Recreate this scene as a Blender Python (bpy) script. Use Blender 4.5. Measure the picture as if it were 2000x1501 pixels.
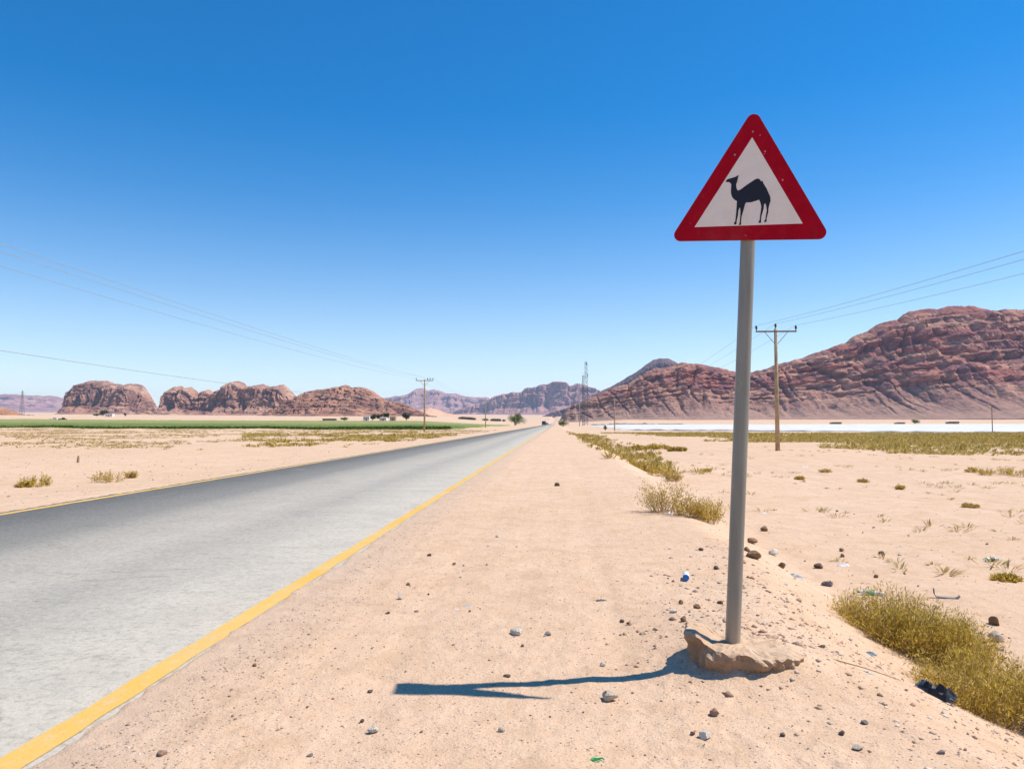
import bpy, bmesh, math, random
import numpy as np
from mathutils import Vector, Matrix, Euler
from mathutils.geometry import tessellate_polygon
R = math.radians
sc = bpy.context.scene
for o in list(bpy.data.objects): bpy.data.objects.remove(o)

# ------------------------------------------------------------------ camera
CAM_Z = 1.5
FPX, W0, H0 = 1480.0, 2000.0, 1501.0          # focal length in photo pixels
PITCH, YAW = R(2.9203), R(3.2828)              # tilted up a little, turned left of the road
cd = bpy.data.cameras.new('camera'); cam = bpy.data.objects.new('camera', cd)
sc.collection.objects.link(cam)
cam.location = (0, 0, CAM_Z); cam.rotation_euler = (R(90)+PITCH, 0, YAW)
cd.sensor_fit = 'HORIZONTAL'; cd.sensor_width = 36; cd.lens = 36*FPX/W0
cd.clip_start = 0.05; cd.clip_end = 60000
sc.camera = cam
# ------------------------------------------------------------------ sky and sun
SUN = Vector((0.62, 0.107, 1.0)).normalized()
ELEV = math.asin(SUN.z); AZ = math.atan2(SUN.x, SUN.y)
wd = bpy.data.worlds.new('World'); sc.world = wd; wd.use_nodes = True
wn = wd.node_tree; wn.nodes.clear()
sky = wn.nodes.new('ShaderNodeTexSky'); sky.sky_type = 'NISHITA'; sky.sun_disc = False
sky.sun_elevation = ELEV; sky.sun_rotation = AZ; sky.altitude = 900
sky.air_density = 1.0; sky.dust_density = 0.25; sky.ozone_density = 2.0
hs = wn.nodes.new('ShaderNodeHueSaturation'); hs.inputs['Saturation'].default_value = 1.5; hs.inputs['Value'].default_value = 1.0
bgn = wn.nodes.new('ShaderNodeBackground'); bgn.inputs['Strength'].default_value = 0.143
wo = wn.nodes.new('ShaderNodeOutputWorld')
wtc = wn.nodes.new('ShaderNodeTexCoord'); wsx = wn.nodes.new('ShaderNodeSeparateXYZ')      # the clear desert sky deepens with height
wcr = wn.nodes.new('ShaderNodeValToRGB'); wcr.color_ramp.interpolation = 'B_SPLINE'; wmu = wn.nodes.new('ShaderNodeMath'); wmu.operation = 'MULTIPLY'; wmu.inputs[1].default_value = 2.0
we = wcr.color_ramp.elements
while len(we) < 6: we.new(.5)
for e_, (p_, v_) in zip(we, ((0., .95), (.07, 1.08), (.16, 1.28), (.28, 1.49), (.46, 1.52), (1., 1.52))): e_.position = p_; e_.color = (v_/2, v_/2, v_/2, 1)
wn.links.new(wtc.outputs['Generated'], wsx.inputs[0]); wn.links.new(wsx.outputs[2], wcr.inputs[0]); wn.links.new(wcr.outputs[0], wmu.inputs[0]); wn.links.new(wmu.outputs[0], hs.inputs['Saturation'])
wn.links.new(sky.outputs[0], hs.inputs['Color']); wn.links.new(hs.outputs[0], bgn.inputs['Color']); wn.links.new(bgn.outputs[0], wo.inputs[0])
sl = bpy.data.lights.new('sun', 'SUN'); sl.energy = 5.0; sl.angle = R(0.53); sl.color = (1.0, 0.94, 0.84)
so = bpy.data.objects.new('sun', sl); sc.collection.objects.link(so)
so.rotation_euler = SUN.to_track_quat('Z', 'Y').to_euler(); so.location = (0, 0, 400)
sc.view_settings.view_transform = 'Standard'; sc.view_settings.look = 'None'
sc.view_settings.exposure = 0.2; sc.view_settings.gamma = 1.0; sc.view_settings.use_curve_mapping = False
sc.render.engine = 'CYCLES'
sc.cycles.use_denoising = True; sc.cycles.max_bounces = 6; sc.cycles.volume_bounces = 1

# ------------------------------------------------------------------ helpers
col = sc.collection
rng = random.Random(7)
nrg = np.random.RandomState(5)
_perm = np.concatenate([nrg.permutation(256)]*3); _gr = nrg.normal(size=(256, 3)); _gr /= np.linalg.norm(_gr, axis=1)[:, None]
def pn(x, y, z=0.0):
    x, y, z = np.broadcast_arrays(np.asarray(x, float), np.asarray(y, float), np.asarray(z, float))
    xi, yi, zi = np.floor(x).astype(int), np.floor(y).astype(int), np.floor(z).astype(int)
    xf, yf, zf = x-xi, y-yi, z-zi
    xi &= 255; yi &= 255; zi &= 255
    u, v, w = [t*t*t*(t*(t*6-15)+10) for t in (xf, yf, zf)]
    def g(a, b, c):
        h = _perm[_perm[_perm[(xi+a) & 255]+((yi+b) & 255)]+((zi+c) & 255)]
        q = _gr[h]
        return q[..., 0]*(xf-a)+q[..., 1]*(yf-b)+q[..., 2]*(zf-c)
    l = lambda a, b, t: a+(b-a)*t
    return 1.6*l(l(l(g(0,0,0), g(1,0,0), u), l(g(0,1,0), g(1,1,0), u), v), l(l(g(0,0,1), g(1,0,1), u), l(g(0,1,1), g(1,1,1), u), v), w)
def fbm(x, y, z=0.0, o=4, gain=.5):
    s = 0; a = 1; f = 1
    for i in range(o):
        s = s+a*pn(x*f+i*17.3, y*f+i*9.1, np.asarray(z)*f+i*3.7); a *= gain; f *= 2.03
    return s
def sm(a, b, x):
    t = np.clip((np.asarray(x, float)-a)/(b-a), 0, 1); return t*t*(3-2*t)

FW = Vector((-math.sin(YAW)*math.cos(PITCH), math.cos(YAW)*math.cos(PITCH), math.sin(PITCH)))
RT = FW.cross(Vector((0, 0, 1))).normalized(); UP = RT.cross(FW)
def ray(px, py): return FW+RT*((px-W0/2)/FPX)-UP*((py-H0/2)/FPX)

# the land: flat shoulder on a low bank, the plain below it on the right, long rise to the mountains
TL = ([0, 185, 450, 700, 1000, 2000, 4000, 9000, 17000], [0, 0, 2.4, 5.2, 9, 20, 45, 110, 215])
TC = ([0, 500, 900, 1500, 2000, 4000, 9000, 17000], [0, 0, 1.2, 4.5, 8, 40, 110, 215])
TR = ([0, 200, 500, 900, 1100, 1500, 4000, 9000, 17000], [0, 0, .95, 3.3, 5, 10, 45, 110, 215])
ROAD_R, ROAD_L = -2.335, -9.28
def crest_x(y): return np.interp(y, [-40, 0, 4, 8, 14, 40, 100, 400], [1.5, 1.5, 1.62, 1.85, 2.05, 2.5, 2.0, 3.0])
def road_z(y):
    return np.interp(np.abs(y), *TC)
def near_relief(x, y, r, z, t):
    near = np.exp(-r/40.)
    z = z+near*(.024*fbm(x/2.1, y/2.1, 5.5, 3)+.008*fbm(x/.33, y/.33, 8.2, 3))
    patch = sm(-.15, .45, fbm(x/1.3, y/1.9, 4.4, 3)); fn = np.exp(-r/9.)
    z = z+fn*(.004+.012*patch)*np.abs(fbm(x/.085, y/.085, 6.6, 2))
    cl = pn(x/.12, y/.12, 9.3); z = z+fn*.03*np.clip(cl-.42, 0, 1)*(.4+patch)
    rub = np.exp(-(((x-1.3)/.7)**2+((y-5.8)/1.1)**2))+.8*t*(1-t)*4*np.exp(-r/25.)
    z = z+rub*.022*np.abs(fbm(x/.22, y/.22, 2.2, 3))
    # faint wheel ruts along the shoulder
    for xr in (-.9, .55): z = z-near*.012*np.exp(-((x-xr+.15*np.sin(y*.21))/.16)**2)
    return z
def ground_h(x, y, detail=True):
    x = np.asarray(x, float); y = np.asarray(y, float)
    r = np.hypot(x, y); yy = np.where(y > 1, y, 1.0); s = np.where(y > 1, x/yy, np.sign(x)*9)
    zl, zc, zr = np.interp(r, *TL), np.interp(r, *TC), np.interp(r, *TR)
    wl = 1-sm(-.2, -.055, s); wr = sm(.02, .1, s)
    z = zc+(zl-zc)*wl+(zr-zc)*wr
    xc = crest_x(y)+.22*pn(x*.15, y*.45, 3.3)
    t = sm(0, 1, (x-xc)/1.75)
    z = z-.62*t
    off = sm(3.5, 9, x)+sm(11, 18, -x)
    z = z+off*.10*fbm(x/17., y/17., 1.1, 3)*np.clip(r/20., .3, 2.5)
    z = z-.07*sm(9.6, 12.5, -x)
    # mound the sign's footing sits in, rubble ridge behind it
    z = z+.12*np.exp(-(((x-1.22)/.50)**2+((y-4.80)/.42)**2)**1.4)
    z = z+.06*np.exp(-(((x-1.15)/.35)**2+((y-5.6)/.55)**2))
    if detail:
        k = r < 130
        if np.any(k): z = np.array(z, float); z[k] = near_relief(x[k], y[k], r[k], z[k], t[k])
    # the road lies in a shallow bed; sand runs up to and over its edges
    e = .045*pn(x*.0+1, y*2.3, 1.7)+.03*pn(4., y*7.1, .2)+.06*pn(2., y*.4, 6.)
    inn = sm(-.03, .12, (ROAD_R+.05+e)-x)*sm(-.03, .12, x-(ROAD_L-.06-e))
    dip = .03+.0018*np.maximum(r-30, 0)
    rz = road_z(y)
    edge = np.minimum(np.abs(x-ROAD_R), np.abs(x-ROAD_L))
    lip = np.exp(-(edge/.5)**2)
    z = z+(rz+.012-z)*lip*np.exp(-r/200.)
    z = np.where(inn > 0, z*(1-inn)+(rz-dip)*inn, z)
    return z
def gz(x, y): return float(ground_h(np.array([x]), np.array([y]))[0])
def onground(px, py):
    """the point of the land seen at a photo pixel (near ground only)"""
    d = ray(px, py); z = 0.0
    for i in range(5):
        t = (z-CAM_Z)/d.z; x, y = d.x*t, d.y*t; z = .25*z+.75*float(ground_h(np.array([x]), np.array([y]), i > 2)[0])
    return Vector((x, y, z))
def atdepth(px, Y):
    d = ray(px, 826); x = d.x*Y/d.y
    return Vector((x, Y, gz(x, Y)))

def mesh_obj(name, verts, faces, mat=None, parent=None, smooth=False, loc=None):
    me = bpy.data.meshes.new(name); me.from_pydata([tuple(v) for v in verts], [], faces); me.update()
    if mat is not None: me.materials.append(mat)
    if smooth: me.polygons.foreach_set('use_smooth', [True]*len(me.polygons))
    o = bpy.data.objects.new(name, me); col.objects.link(o)
    if parent is not None: o.parent = parent
    if loc is not None: o.location = loc
    return o
def bm_obj(name, bm, mat=None, parent=None, smooth=False, loc=None):
    me = bpy.data.meshes.new(name); bm.to_mesh(me); bm.free()
    if mat is not None: me.materials.append(mat)
    if smooth: me.polygons.foreach_set('use_smooth', [True]*len(me.polygons))
    o = bpy.data.objects.new(name, me); col.objects.link(o)
    if parent is not None: o.parent = parent
    if loc is not None: o.location = loc
    return o
def grid_obj(name, P, mat, smooth=True):
    """P: array (n, m, 3)"""
    n, m, _ = P.shape
    me = bpy.data.meshes.new(name)
    me.vertices.add(n*m); me.vertices.foreach_set('co', P.reshape(-1).astype(np.float32))
    i = np.arange(n*m).reshape(n, m)
    q = np.stack([i[:-1, :-1], i[1:, :-1], i[1:, 1:], i[:-1, 1:]], -1).reshape(-1, 4)
    me.loops.add(q.size); me.loops.foreach_set('vertex_index', q.reshape(-1).astype(np.int32))
    me.polygons.add(len(q)); me.polygons.foreach_set('loop_start', np.arange(0, q.size, 4, dtype=np.int32))
    me.polygons.foreach_set('loop_total', np.full(len(q), 4, np.int32))
    me.polygons.foreach_set('use_smooth', np.full(len(q), smooth))
    me.materials.append(mat); me.update(calc_edges=True); me.validate()
    o = bpy.data.objects.new(name, me); col.objects.link(o); return o
def tri_obj(name, V, F, mat, parent=None, loc=None):
    """numpy triangle soup: V (n,3), F (k,3)"""
    V = np.asarray(V, np.float32); F = np.asarray(F, np.int32)
    me = bpy.data.meshes.new(name)
    me.vertices.add(len(V)); me.vertices.foreach_set('co', V.reshape(-1))
    me.loops.add(F.size); me.loops.foreach_set('vertex_index', F.reshape(-1))
    me.polygons.add(len(F)); me.polygons.foreach_set('loop_start', np.arange(0, F.size, 3, dtype=np.int32))
    me.polygons.foreach_set('loop_total', np.full(len(F), 3, np.int32))
    me.materials.append(mat); me.update(calc_edges=True)
    o = bpy.data.objects.new(name, me); col.objects.link(o)
    if parent is not None: o.parent = parent
    if loc is not None: o.location = loc
    return o
def empty(name, loc=(0, 0, 0), rz=0):
    o = bpy.data.objects.new(name, None); col.objects.link(o); o.location = loc; o.rotation_euler = (0, 0, rz)
    o.empty_display_size = .2; return o
def tag(o, label=None, cat=None, group=None, kind=None):
    if label: o['label'] = label
    if cat: o['category'] = cat
    if group: o['group'] = group
    if kind: o['kind'] = kind
    return o
def copy_tree(o, parent=None):
    c = o.copy(); col.objects.link(c); c.parent = parent
    for ch in o.children: copy_tree(ch, c)
    return c
def box(bm, x0, x1, y0, y1, z0, z1):
    v = [bm.verts.new(p) for p in ((x0,y0,z0),(x1,y0,z0),(x1,y1,z0),(x0,y1,z0),(x0,y0,z1),(x1,y0,z1),(x1,y1,z1),(x0,y1,z1))]
    for f in ((3,2,1,0),(4,5,6,7),(0,1,5,4),(1,2,6,5),(2,3,7,6),(3,0,4,7)): bm.faces.new([v[i] for i in f])
    return v
def tube(bm, pts, rad, n=8, caps=True):
    pts = [Vector(p) for p in pts]; rings = []
    if not hasattr(rad, '__len__'): rad = [rad]*len(pts)
    for i, p in enumerate(pts):
        d = (pts[min(i+1, len(pts)-1)]-pts[max(i-1, 0)]).normalized()
        a = Vector((0, 0, 1)) if abs(d.z) < .9 else Vector((1, 0, 0))
        u = d.cross(a).normalized(); w = d.cross(u)
        rings.append([bm.verts.new(p+(u*math.cos(t)+w*math.sin(t))*rad[i]) for t in [2*math.pi*k/n for k in range(n)]])
    for a, b in zip(rings, rings[1:]):
        for k in range(n): bm.faces.new((a[k], a[(k+1) % n], b[(k+1) % n], b[k]))
    if caps: bm.faces.new(rings[0][::-1]); bm.faces.new(rings[-1])
    bmesh.ops.recalc_face_normals(bm, faces=bm.faces)

# ------------------------------------------------------------------ materials
class NT:
    def __init__(s, name, rough=.9, spec=.2):
        s.m = bpy.data.materials.new(name); s.m.use_nodes = True; s.t = s.m.node_tree
        s.b = s.t.nodes['Principled BSDF']; s.b.inputs['Roughness'].default_value = rough
        s.b.inputs['Specular IOR Level'].default_value = spec
        s.out = s.t.nodes['Material Output']; s.tc = s.n('ShaderNodeTexCoord')
    def n(s, k, **kw):
        x = s.t.nodes.new(k)
        for a, b in kw.items(): setattr(x, a, b)
        return x
    def l(s, a, b): s.t.links.new(a, b)
    def mapping(s, sc_=(1,1,1), rot=(0,0,0), src=None):
        m = s.n('ShaderNodeMapping'); m.inputs['Scale'].default_value = sc_; m.inputs['Rotation'].default_value = rot
        s.l(src or s.tc.outputs['Object'], m.inputs[0]); return m.outputs[0]
    def noise(s, scale, detail=4, vec=None, rough=.55, dist=0):
        x = s.n('ShaderNodeTexNoise'); x.inputs['Scale'].default_value = scale; x.inputs['Detail'].default_value = detail
        x.inputs['Roughness'].default_value = rough; x.inputs['Distortion'].default_value = dist
        s.l(vec or s.tc.outputs['Object'], x.inputs['Vector']); return x.outputs['Fac']
    def voro(s, scale, vec=None, feat='F1', out='Distance'):
        x = s.n('ShaderNodeTexVoronoi', feature=feat); x.inputs['Scale'].default_value = scale
        s.l(vec or s.tc.outputs['Object'], x.inputs['Vector']); return x.outputs[out]
    def ramp(s, fac, stops, interp='LINEAR'):
        x = s.n('ShaderNodeValToRGB'); x.color_ramp.interpolation = interp; e = x.color_ramp.elements
        while len(e) < len(stops): e.new(.5)
        for k, (p, c) in zip(e, stops):
            k.position = p; k.color = (*c, 1) if hasattr(c, '__len__') else (c, c, c, 1)
        s.l(fac, x.inputs[0]); return x.outputs[0]
    def mix(s, f, a, b, mode='MIX'):
        x = s.n('ShaderNodeMix', data_type='RGBA', blend_type=mode)
        for i, v in ((0, f), (6, a), (7, b)):
            if hasattr(v, 'is_linked'): s.l(v, x.inputs[i])
            else: x.inputs[i].default_value = v if i == 0 else (*v, 1)
        return x.outputs[2]
    def math(s, op, a, b=None, c=None):
        x = s.n('ShaderNodeMath', operation=op)
        for i, v in enumerate((a, b, c)):
            if v is None: continue
            if hasattr(v, 'is_linked'): s.l(v, x.inputs[i])
            else: x.inputs[i].default_value = v
        return x.outputs[0]
    def xyz(s, src=None):
        x = s.n('ShaderNodeSeparateXYZ'); s.l(src or s.tc.outputs['Object'], x.inputs[0]); return x.outputs
    def bump(s, h, strength=.5, dist=.02, prev=None):
        x = s.n('ShaderNodeBump'); x.inputs['Strength'].default_value = strength; x.inputs['Distance'].default_value = dist
        s.l(h, x.inputs['Height'])
        if prev is not None: s.l(prev, x.inputs['Normal'])
        s.l(x.outputs[0], s.b.inputs['Normal']); return x.outputs[0]
    def color(s, c):
        if hasattr(c, 'is_linked'): s.l(c, s.b.inputs['Base Color'])
        else: s.b.inputs['Base Color'].default_value = (*c, 1)
        return s
    def island(s):
        g = s.n('ShaderNodeNewGeometry'); return g.outputs['Random Per Island']
def plain(name, c, rough=.8, spec=.25, var=.15, scale=6, metal=0):
    t = NT(name, rough, spec); f = t.noise(scale, 4)
    t.color(t.mix(t.ramp(f, [(.3, 0.), (.7, 1.)]), tuple(v*(1-var) for v in c), tuple(min(1, v*(1+var)) for v in c)))
    t.b.inputs['Metallic'].default_value = metal
    return t.m

def mat_sand():
    t = NT('desert_sand', .95, .1)
    big = t.noise(.035, 4); mid = t.noise(.55, 5); fine = t.noise(9, 5); grit = t.noise(75, 3, rough=.7)
    c = t.mix(t.ramp(big, [(.35, 0.), (.65, 1.)]), (.665, .45, .30), (.70, .50, .355))
    c = t.mix(t.ramp(mid, [(.35, 0.), (.7, .55)]), c, (.60, .38, .225))
    c = t.mix(t.ramp(fine, [(.42, 0.), (.72, .35)]), c, (.70, .52, .36))
    c = t.mix(t.ramp(grit, [(.30, .75), (.45, 0.)]), c, (.31, .19, .12))
    m2 = t.noise(2.6, 6, rough=.65); c = t.mix(t.ramp(m2, [(.36, .45), (.52, 0.)]), c, (.50, .32, .19))
    c = t.mix(t.ramp(grit, [(.62, 0.), (.74, .45)]), c, (.78, .64, .5))
    # grey asphalt crumbs along the road's edge
    x = t.xyz()
    d = t.math('ABSOLUTE', t.math('ADD', x[0], 2.15)); ed = t.ramp(t.math('ADD', d, t.math('MULTIPLY', mid, .8)), [(.3, .5), (1.0, 0.)])
    c = t.mix(t.math('MULTIPLY', ed, t.ramp(fine, [(.35, 1.), (.7, .25)])), c, (.40, .33, .28))
    # tiny dark chips
    ch = t.voro(24); cm = t.ramp(ch, [(.13, 1.), (.20, 0.)]); sel = t.ramp(t.noise(6, 2), [(.42, 0.), (.58, 1.)])
    c = t.mix(t.math('MULTIPLY', cm, t.math('MULTIPLY', sel, .7)), c, (.2, .13, .1))
    t.color(c)
    st = t.noise(1, 5, t.mapping((5.5, .22, 1)), .65); c = t.mix(t.ramp(st, [(.34, .22), (.5, 0.)]), c, (.50, .33, .22)); c = t.mix(t.ramp(st, [(.56, 0.), (.74, .2)]), c, (.70, .52, .38)); t.color(c)
    b = t.bump(mid, .3, .06); b = t.bump(fine, .8, .025, b); t.bump(grit, .9, .009, b)
    return t.m
def mat_asphalt():
    t = NT('worn_asphalt', .85, .25)
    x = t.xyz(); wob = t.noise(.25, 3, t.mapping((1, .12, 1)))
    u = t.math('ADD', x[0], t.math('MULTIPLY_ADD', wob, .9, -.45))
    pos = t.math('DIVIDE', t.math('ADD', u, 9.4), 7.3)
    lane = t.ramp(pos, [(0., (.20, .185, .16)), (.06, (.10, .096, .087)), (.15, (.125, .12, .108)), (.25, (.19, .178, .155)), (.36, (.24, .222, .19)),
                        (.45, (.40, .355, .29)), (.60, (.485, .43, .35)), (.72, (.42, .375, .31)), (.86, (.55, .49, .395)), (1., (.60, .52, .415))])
    fine = t.noise(45, 4, rough=.8); mid = t.noise(1.3, 5); gr = t.noise(17, 4, rough=.75)
    c = t.mix(t.ramp(fine, [(.3, .7), (.5, 0.)]), lane, t.mix(.5, lane, (.08, .08, .08)))
    c = t.mix(t.ramp(fine, [(.58, 0.), (.8, .4)]), c, (.6, .57, .52))
    c = t.mix(t.ramp(mid, [(.35, .22), (.7, 0.)]), c, (.24, .23, .2))
    g5 = t.noise(6, 5, rough=.75); c = t.mix(t.ramp(g5, [(.36, .55), (.5, 0.)]), c, t.mix(.45, lane, (.12, .115, .1)))
    c = t.mix(t.ramp(gr, [(.33, .85), (.48, 0.)]), c, t.mix(.5, lane, (.1, .1, .09))); c = t.mix(t.ramp(gr, [(.55, 0.), (.7, .35)]), c, (.66, .6, .5))
    # fine transverse cracks
    cr = t.noise(2.2, 6, t.mapping((.22, 2.4, 1)), .62, .6)
    line = t.ramp(t.math('ABSOLUTE', t.math('SUBTRACT', cr, .5)), [(.004, 1.), (.013, 0.)])
    part = t.ramp(t.noise(.9, 3), [(.5, 0.), (.66, .22)])
    c = t.mix(t.math('MULTIPLY', line, part), c, (.1, .095, .085))
    cr2 = t.noise(.55, 7, t.mapping((.5, 1.3, 1)), .6, .8)
    line2 = t.ramp(t.math('ABSOLUTE', t.math('SUBTRACT', cr2, .52)), [(.0015, 1.), (.005, 0.)])
    c = t.mix(t.math('MULTIPLY', line2, .3), c, (.09, .085, .08))
    # patches of blown sand
    sd = t.ramp(t.noise(.8, 5, t.mapping((1, .35, 1))), [(.62, 0.), (.8, .35)])
    c = t.mix(sd, c, (.55, .42, .31)); t.color(c)
    b = t.bump(fine, .6, .006); t.bump(gr, .5, .01, b)
    return t.m
def mat_line():
    t = NT('yellow_road_paint', .75, .3)
    w = t.noise(11, 6, rough=.7); big = t.noise(1.1, 3)
    c = t.mix(t.ramp(big, [(.3, 0.), (.7, 1.)]), (.70, .39, .055), (.68, .44, .14))
    c = t.mix(t.ramp(w, [(.54, 0.), (.70, .75)]), c, (.60, .47, .32)); c = t.mix(t.ramp(t.noise(2.4, 6, t.mapping((1, .5, 1)), .7), [(.52, 0.), (.72, .6)]), c, (.58, .44, .26))
    c = t.mix(t.ramp(t.noise(80, 2), [(.28, .4), (.42, 0.)]), c, (.3, .2, .06)); t.color(c)
    t.bump(w, .3, .004); return t.m
def mat_rock(name, light, dark, warm, strata=.05, dip=(0, 0), streak=.02, talus=None, z0=0, z1=60, sc_=1.0):
    t = NT(name, .95, .1)
    mp = t.mapping((.006*sc_, .006*sc_, strata*sc_), (dip[0], dip[1], 0))
    st = t.noise(1.0, 6, mp, .62, .4)
    vs = t.noise(1.0, 5, t.mapping((streak*sc_, streak*sc_, .0035*sc_)), .6)
    bl = t.noise(.02*sc_, 7, t.mapping((1, 1, 3.2), (dip[0], dip[1], 0)), .66)
    c = t.mix(t.ramp(st, [(.43, 0.), (.57, 1.)]), light, warm)
    c = t.mix(t.ramp(vs, [(.50, 0.), (.66, .75)]), c, dark)
    c = t.mix(t.ramp(bl, [(.48, 0.), (.62, .85)]), c, dark)
    b2 = t.noise(.10*sc_, 5, t.mapping((1, 1, 2.2)), .7); c = t.mix(t.ramp(b2, [(.52, 0.), (.64, .7)]), c, dark); c = t.mix(t.ramp(b2, [(.30, .45), (.42, 0.)]), c, tuple(min(1, v*1.3) for v in light))
    c = t.mix(t.ramp(st, [(.30, .7), (.40, 0.)]), c, tuple(.5*(a+b) for a, b in zip(dark, warm)))
    if talus:
        z = t.math('ADD', t.xyz()[2], t.math('MULTIPLY_ADD', bl, 70*.9, -35*.9))
        k = t.n('ShaderNodeMapRange'); k.inputs[1].default_value = z0; k.inputs[2].default_value = z1; k.inputs[3].default_value = 1; k.inputs[4].default_value = 0
        t.l(z, k.inputs[0]); g = t.noise(.12, 5, rough=.7)
        c = t.mix(k.outputs[0], c, t.mix(t.ramp(g, [(.35, 0.), (.65, 1.)]), talus, tuple(v*.7 for v in talus)))
    t.color(c); b = t.bump(bl, .8, 6/sc_); t.bump(t.noise(.15*sc_, 5, rough=.7), .8, 2.0/sc_, b)
    return t.m
def mat_leaf(name, a, b, c3=None, trans=.25):
    t = NT(name, .7, .2); i = t.island()
    st = [(0., a), (.6, b), (1., c3 or b)]
    c = t.ramp(i, st); t.color(c)
    if trans:
        tr = t.n('ShaderNodeBsdfTranslucent'); t.l(c, tr.inputs[0]); mx = t.n('ShaderNodeMixShader'); mx.inputs[0].default_value = trans
        t.l(t.b.outputs[0], mx.inputs[1]); t.l(tr.outputs[0], mx.inputs[2]); t.l(mx.outputs[0], t.out.inputs[0])
    return t.m
SAND, ASPH, LINE = mat_sand(), mat_asphalt(), mat_line()
OLIVE = mat_leaf('olive_scrub_leaves', (.30, .215, .045), (.44, .33, .075), (.56, .43, .15))
DRYG = mat_leaf('dry_scrub', (.42, .30, .11), (.54, .41, .18), (.6, .48, .27))
GREEN = mat_leaf('crop_green', (.04, .09, .008), (.07, .14, .012), (.11, .19, .02))
TREEG = mat_leaf('tree_leaves', (.025, .05, .012), (.05, .085, .022), (.09, .13, .035))
BUSHG = mat_leaf('bush_leaves', (.05, .10, .012), (.09, .16, .02), (.13, .2, .03))
TWIG = plain('dry_twigs', (.34, .235, .12), .9)
BARK = plain('bark', (.13, .09, .06), .95)
WOOD = plain('weathered_pole_wood', (.42, .30, .17), .9, scale=3, var=.25)
STEEL = plain('rusty_steel_arm', (.22, .12, .08), .7)
DARK = plain('dark_ceramic', (.04, .03, .04), .35, .5)
GALV = plain('galvanised_steel', (.36, .37, .37), .45, .5, metal=.6, var=.1, scale=14)
WIRE = plain('aluminium_cable', (.30, .32, .35), .6, .4)
WHITEP = plain('white_wall_paint', (.72, .69, .63), .85)
GLASS = plain('dark_glass', (.03, .04, .05), .1, .5, var=0)
TYRE = plain('tyre_rubber', (.02, .02, .02), .9)
RIM = plain('wheel_rim', (.4, .4, .4), .4, .5)
# ------------------------------------------------------------------ ground, road
def build_ground():
    a = np.concatenate([np.arange(-180, -44, 4.), np.arange(-44, 38, .19), np.arange(38, 180.1, 4.)]); a[-1] = 180
    rr = [0.0]+list(.7*1.03**np.arange(0, 34))+list(1.93*1.0062**np.arange(0, 310))+list(13.2*1.0185**np.arange(0, 400)); rr = np.array([v for v in rr if v < 8000]+[9000., 10000, 11000, 12500.])
    A, Q = np.meshgrid(np.radians(a), rr, indexing='ij')
    X, Y = np.sin(A)*Q, np.cos(A)*Q
    P = np.stack([X, Y, ground_h(X, Y)], -1)
    o = grid_obj('ground', P, SAND); tag(o, 'pale pinkish desert sand plain with stony shoulder', kind='structure'); return o
build_ground()
def strip(name, x0, x1, nx, dz, mat, ymax=950, jit=0, seed=0, ymin=-60):
    y = np.concatenate([np.arange(ymin, 0, 2.), np.arange(0, 20, .06), 20*1.012**np.arange(0, 400)]); y = y[y < ymax]
    x = np.linspace(0, 1, nx); YY, U = np.meshgrid(y, x, indexing='ij')
    j0 = jit*fbm(YY*.0+seed, YY*2.2, .5, 4); j1 = jit*fbm(YY*.0+seed+9, YY*2.2, .5, 4)
    XX = (x0+j0)*(1-U)+(x1+j1)*U
    P = np.stack([XX, YY, road_z(YY)+dz+.004*0], -1)
    return grid_obj(name, P, mat)
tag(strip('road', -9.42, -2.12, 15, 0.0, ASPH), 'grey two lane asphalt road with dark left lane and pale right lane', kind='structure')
tag(strip('road_edge_line', -2.475, -2.32, 3, .004, LINE, jit=.013, seed=1), 'wide yellow line along the near side of the road', kind='structure')
tag(strip('road_edge_line', -9.18, -9.03, 3, .004, LINE, jit=.02, seed=31), 'thin yellow line along the far side of the road', kind='structure')
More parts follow.
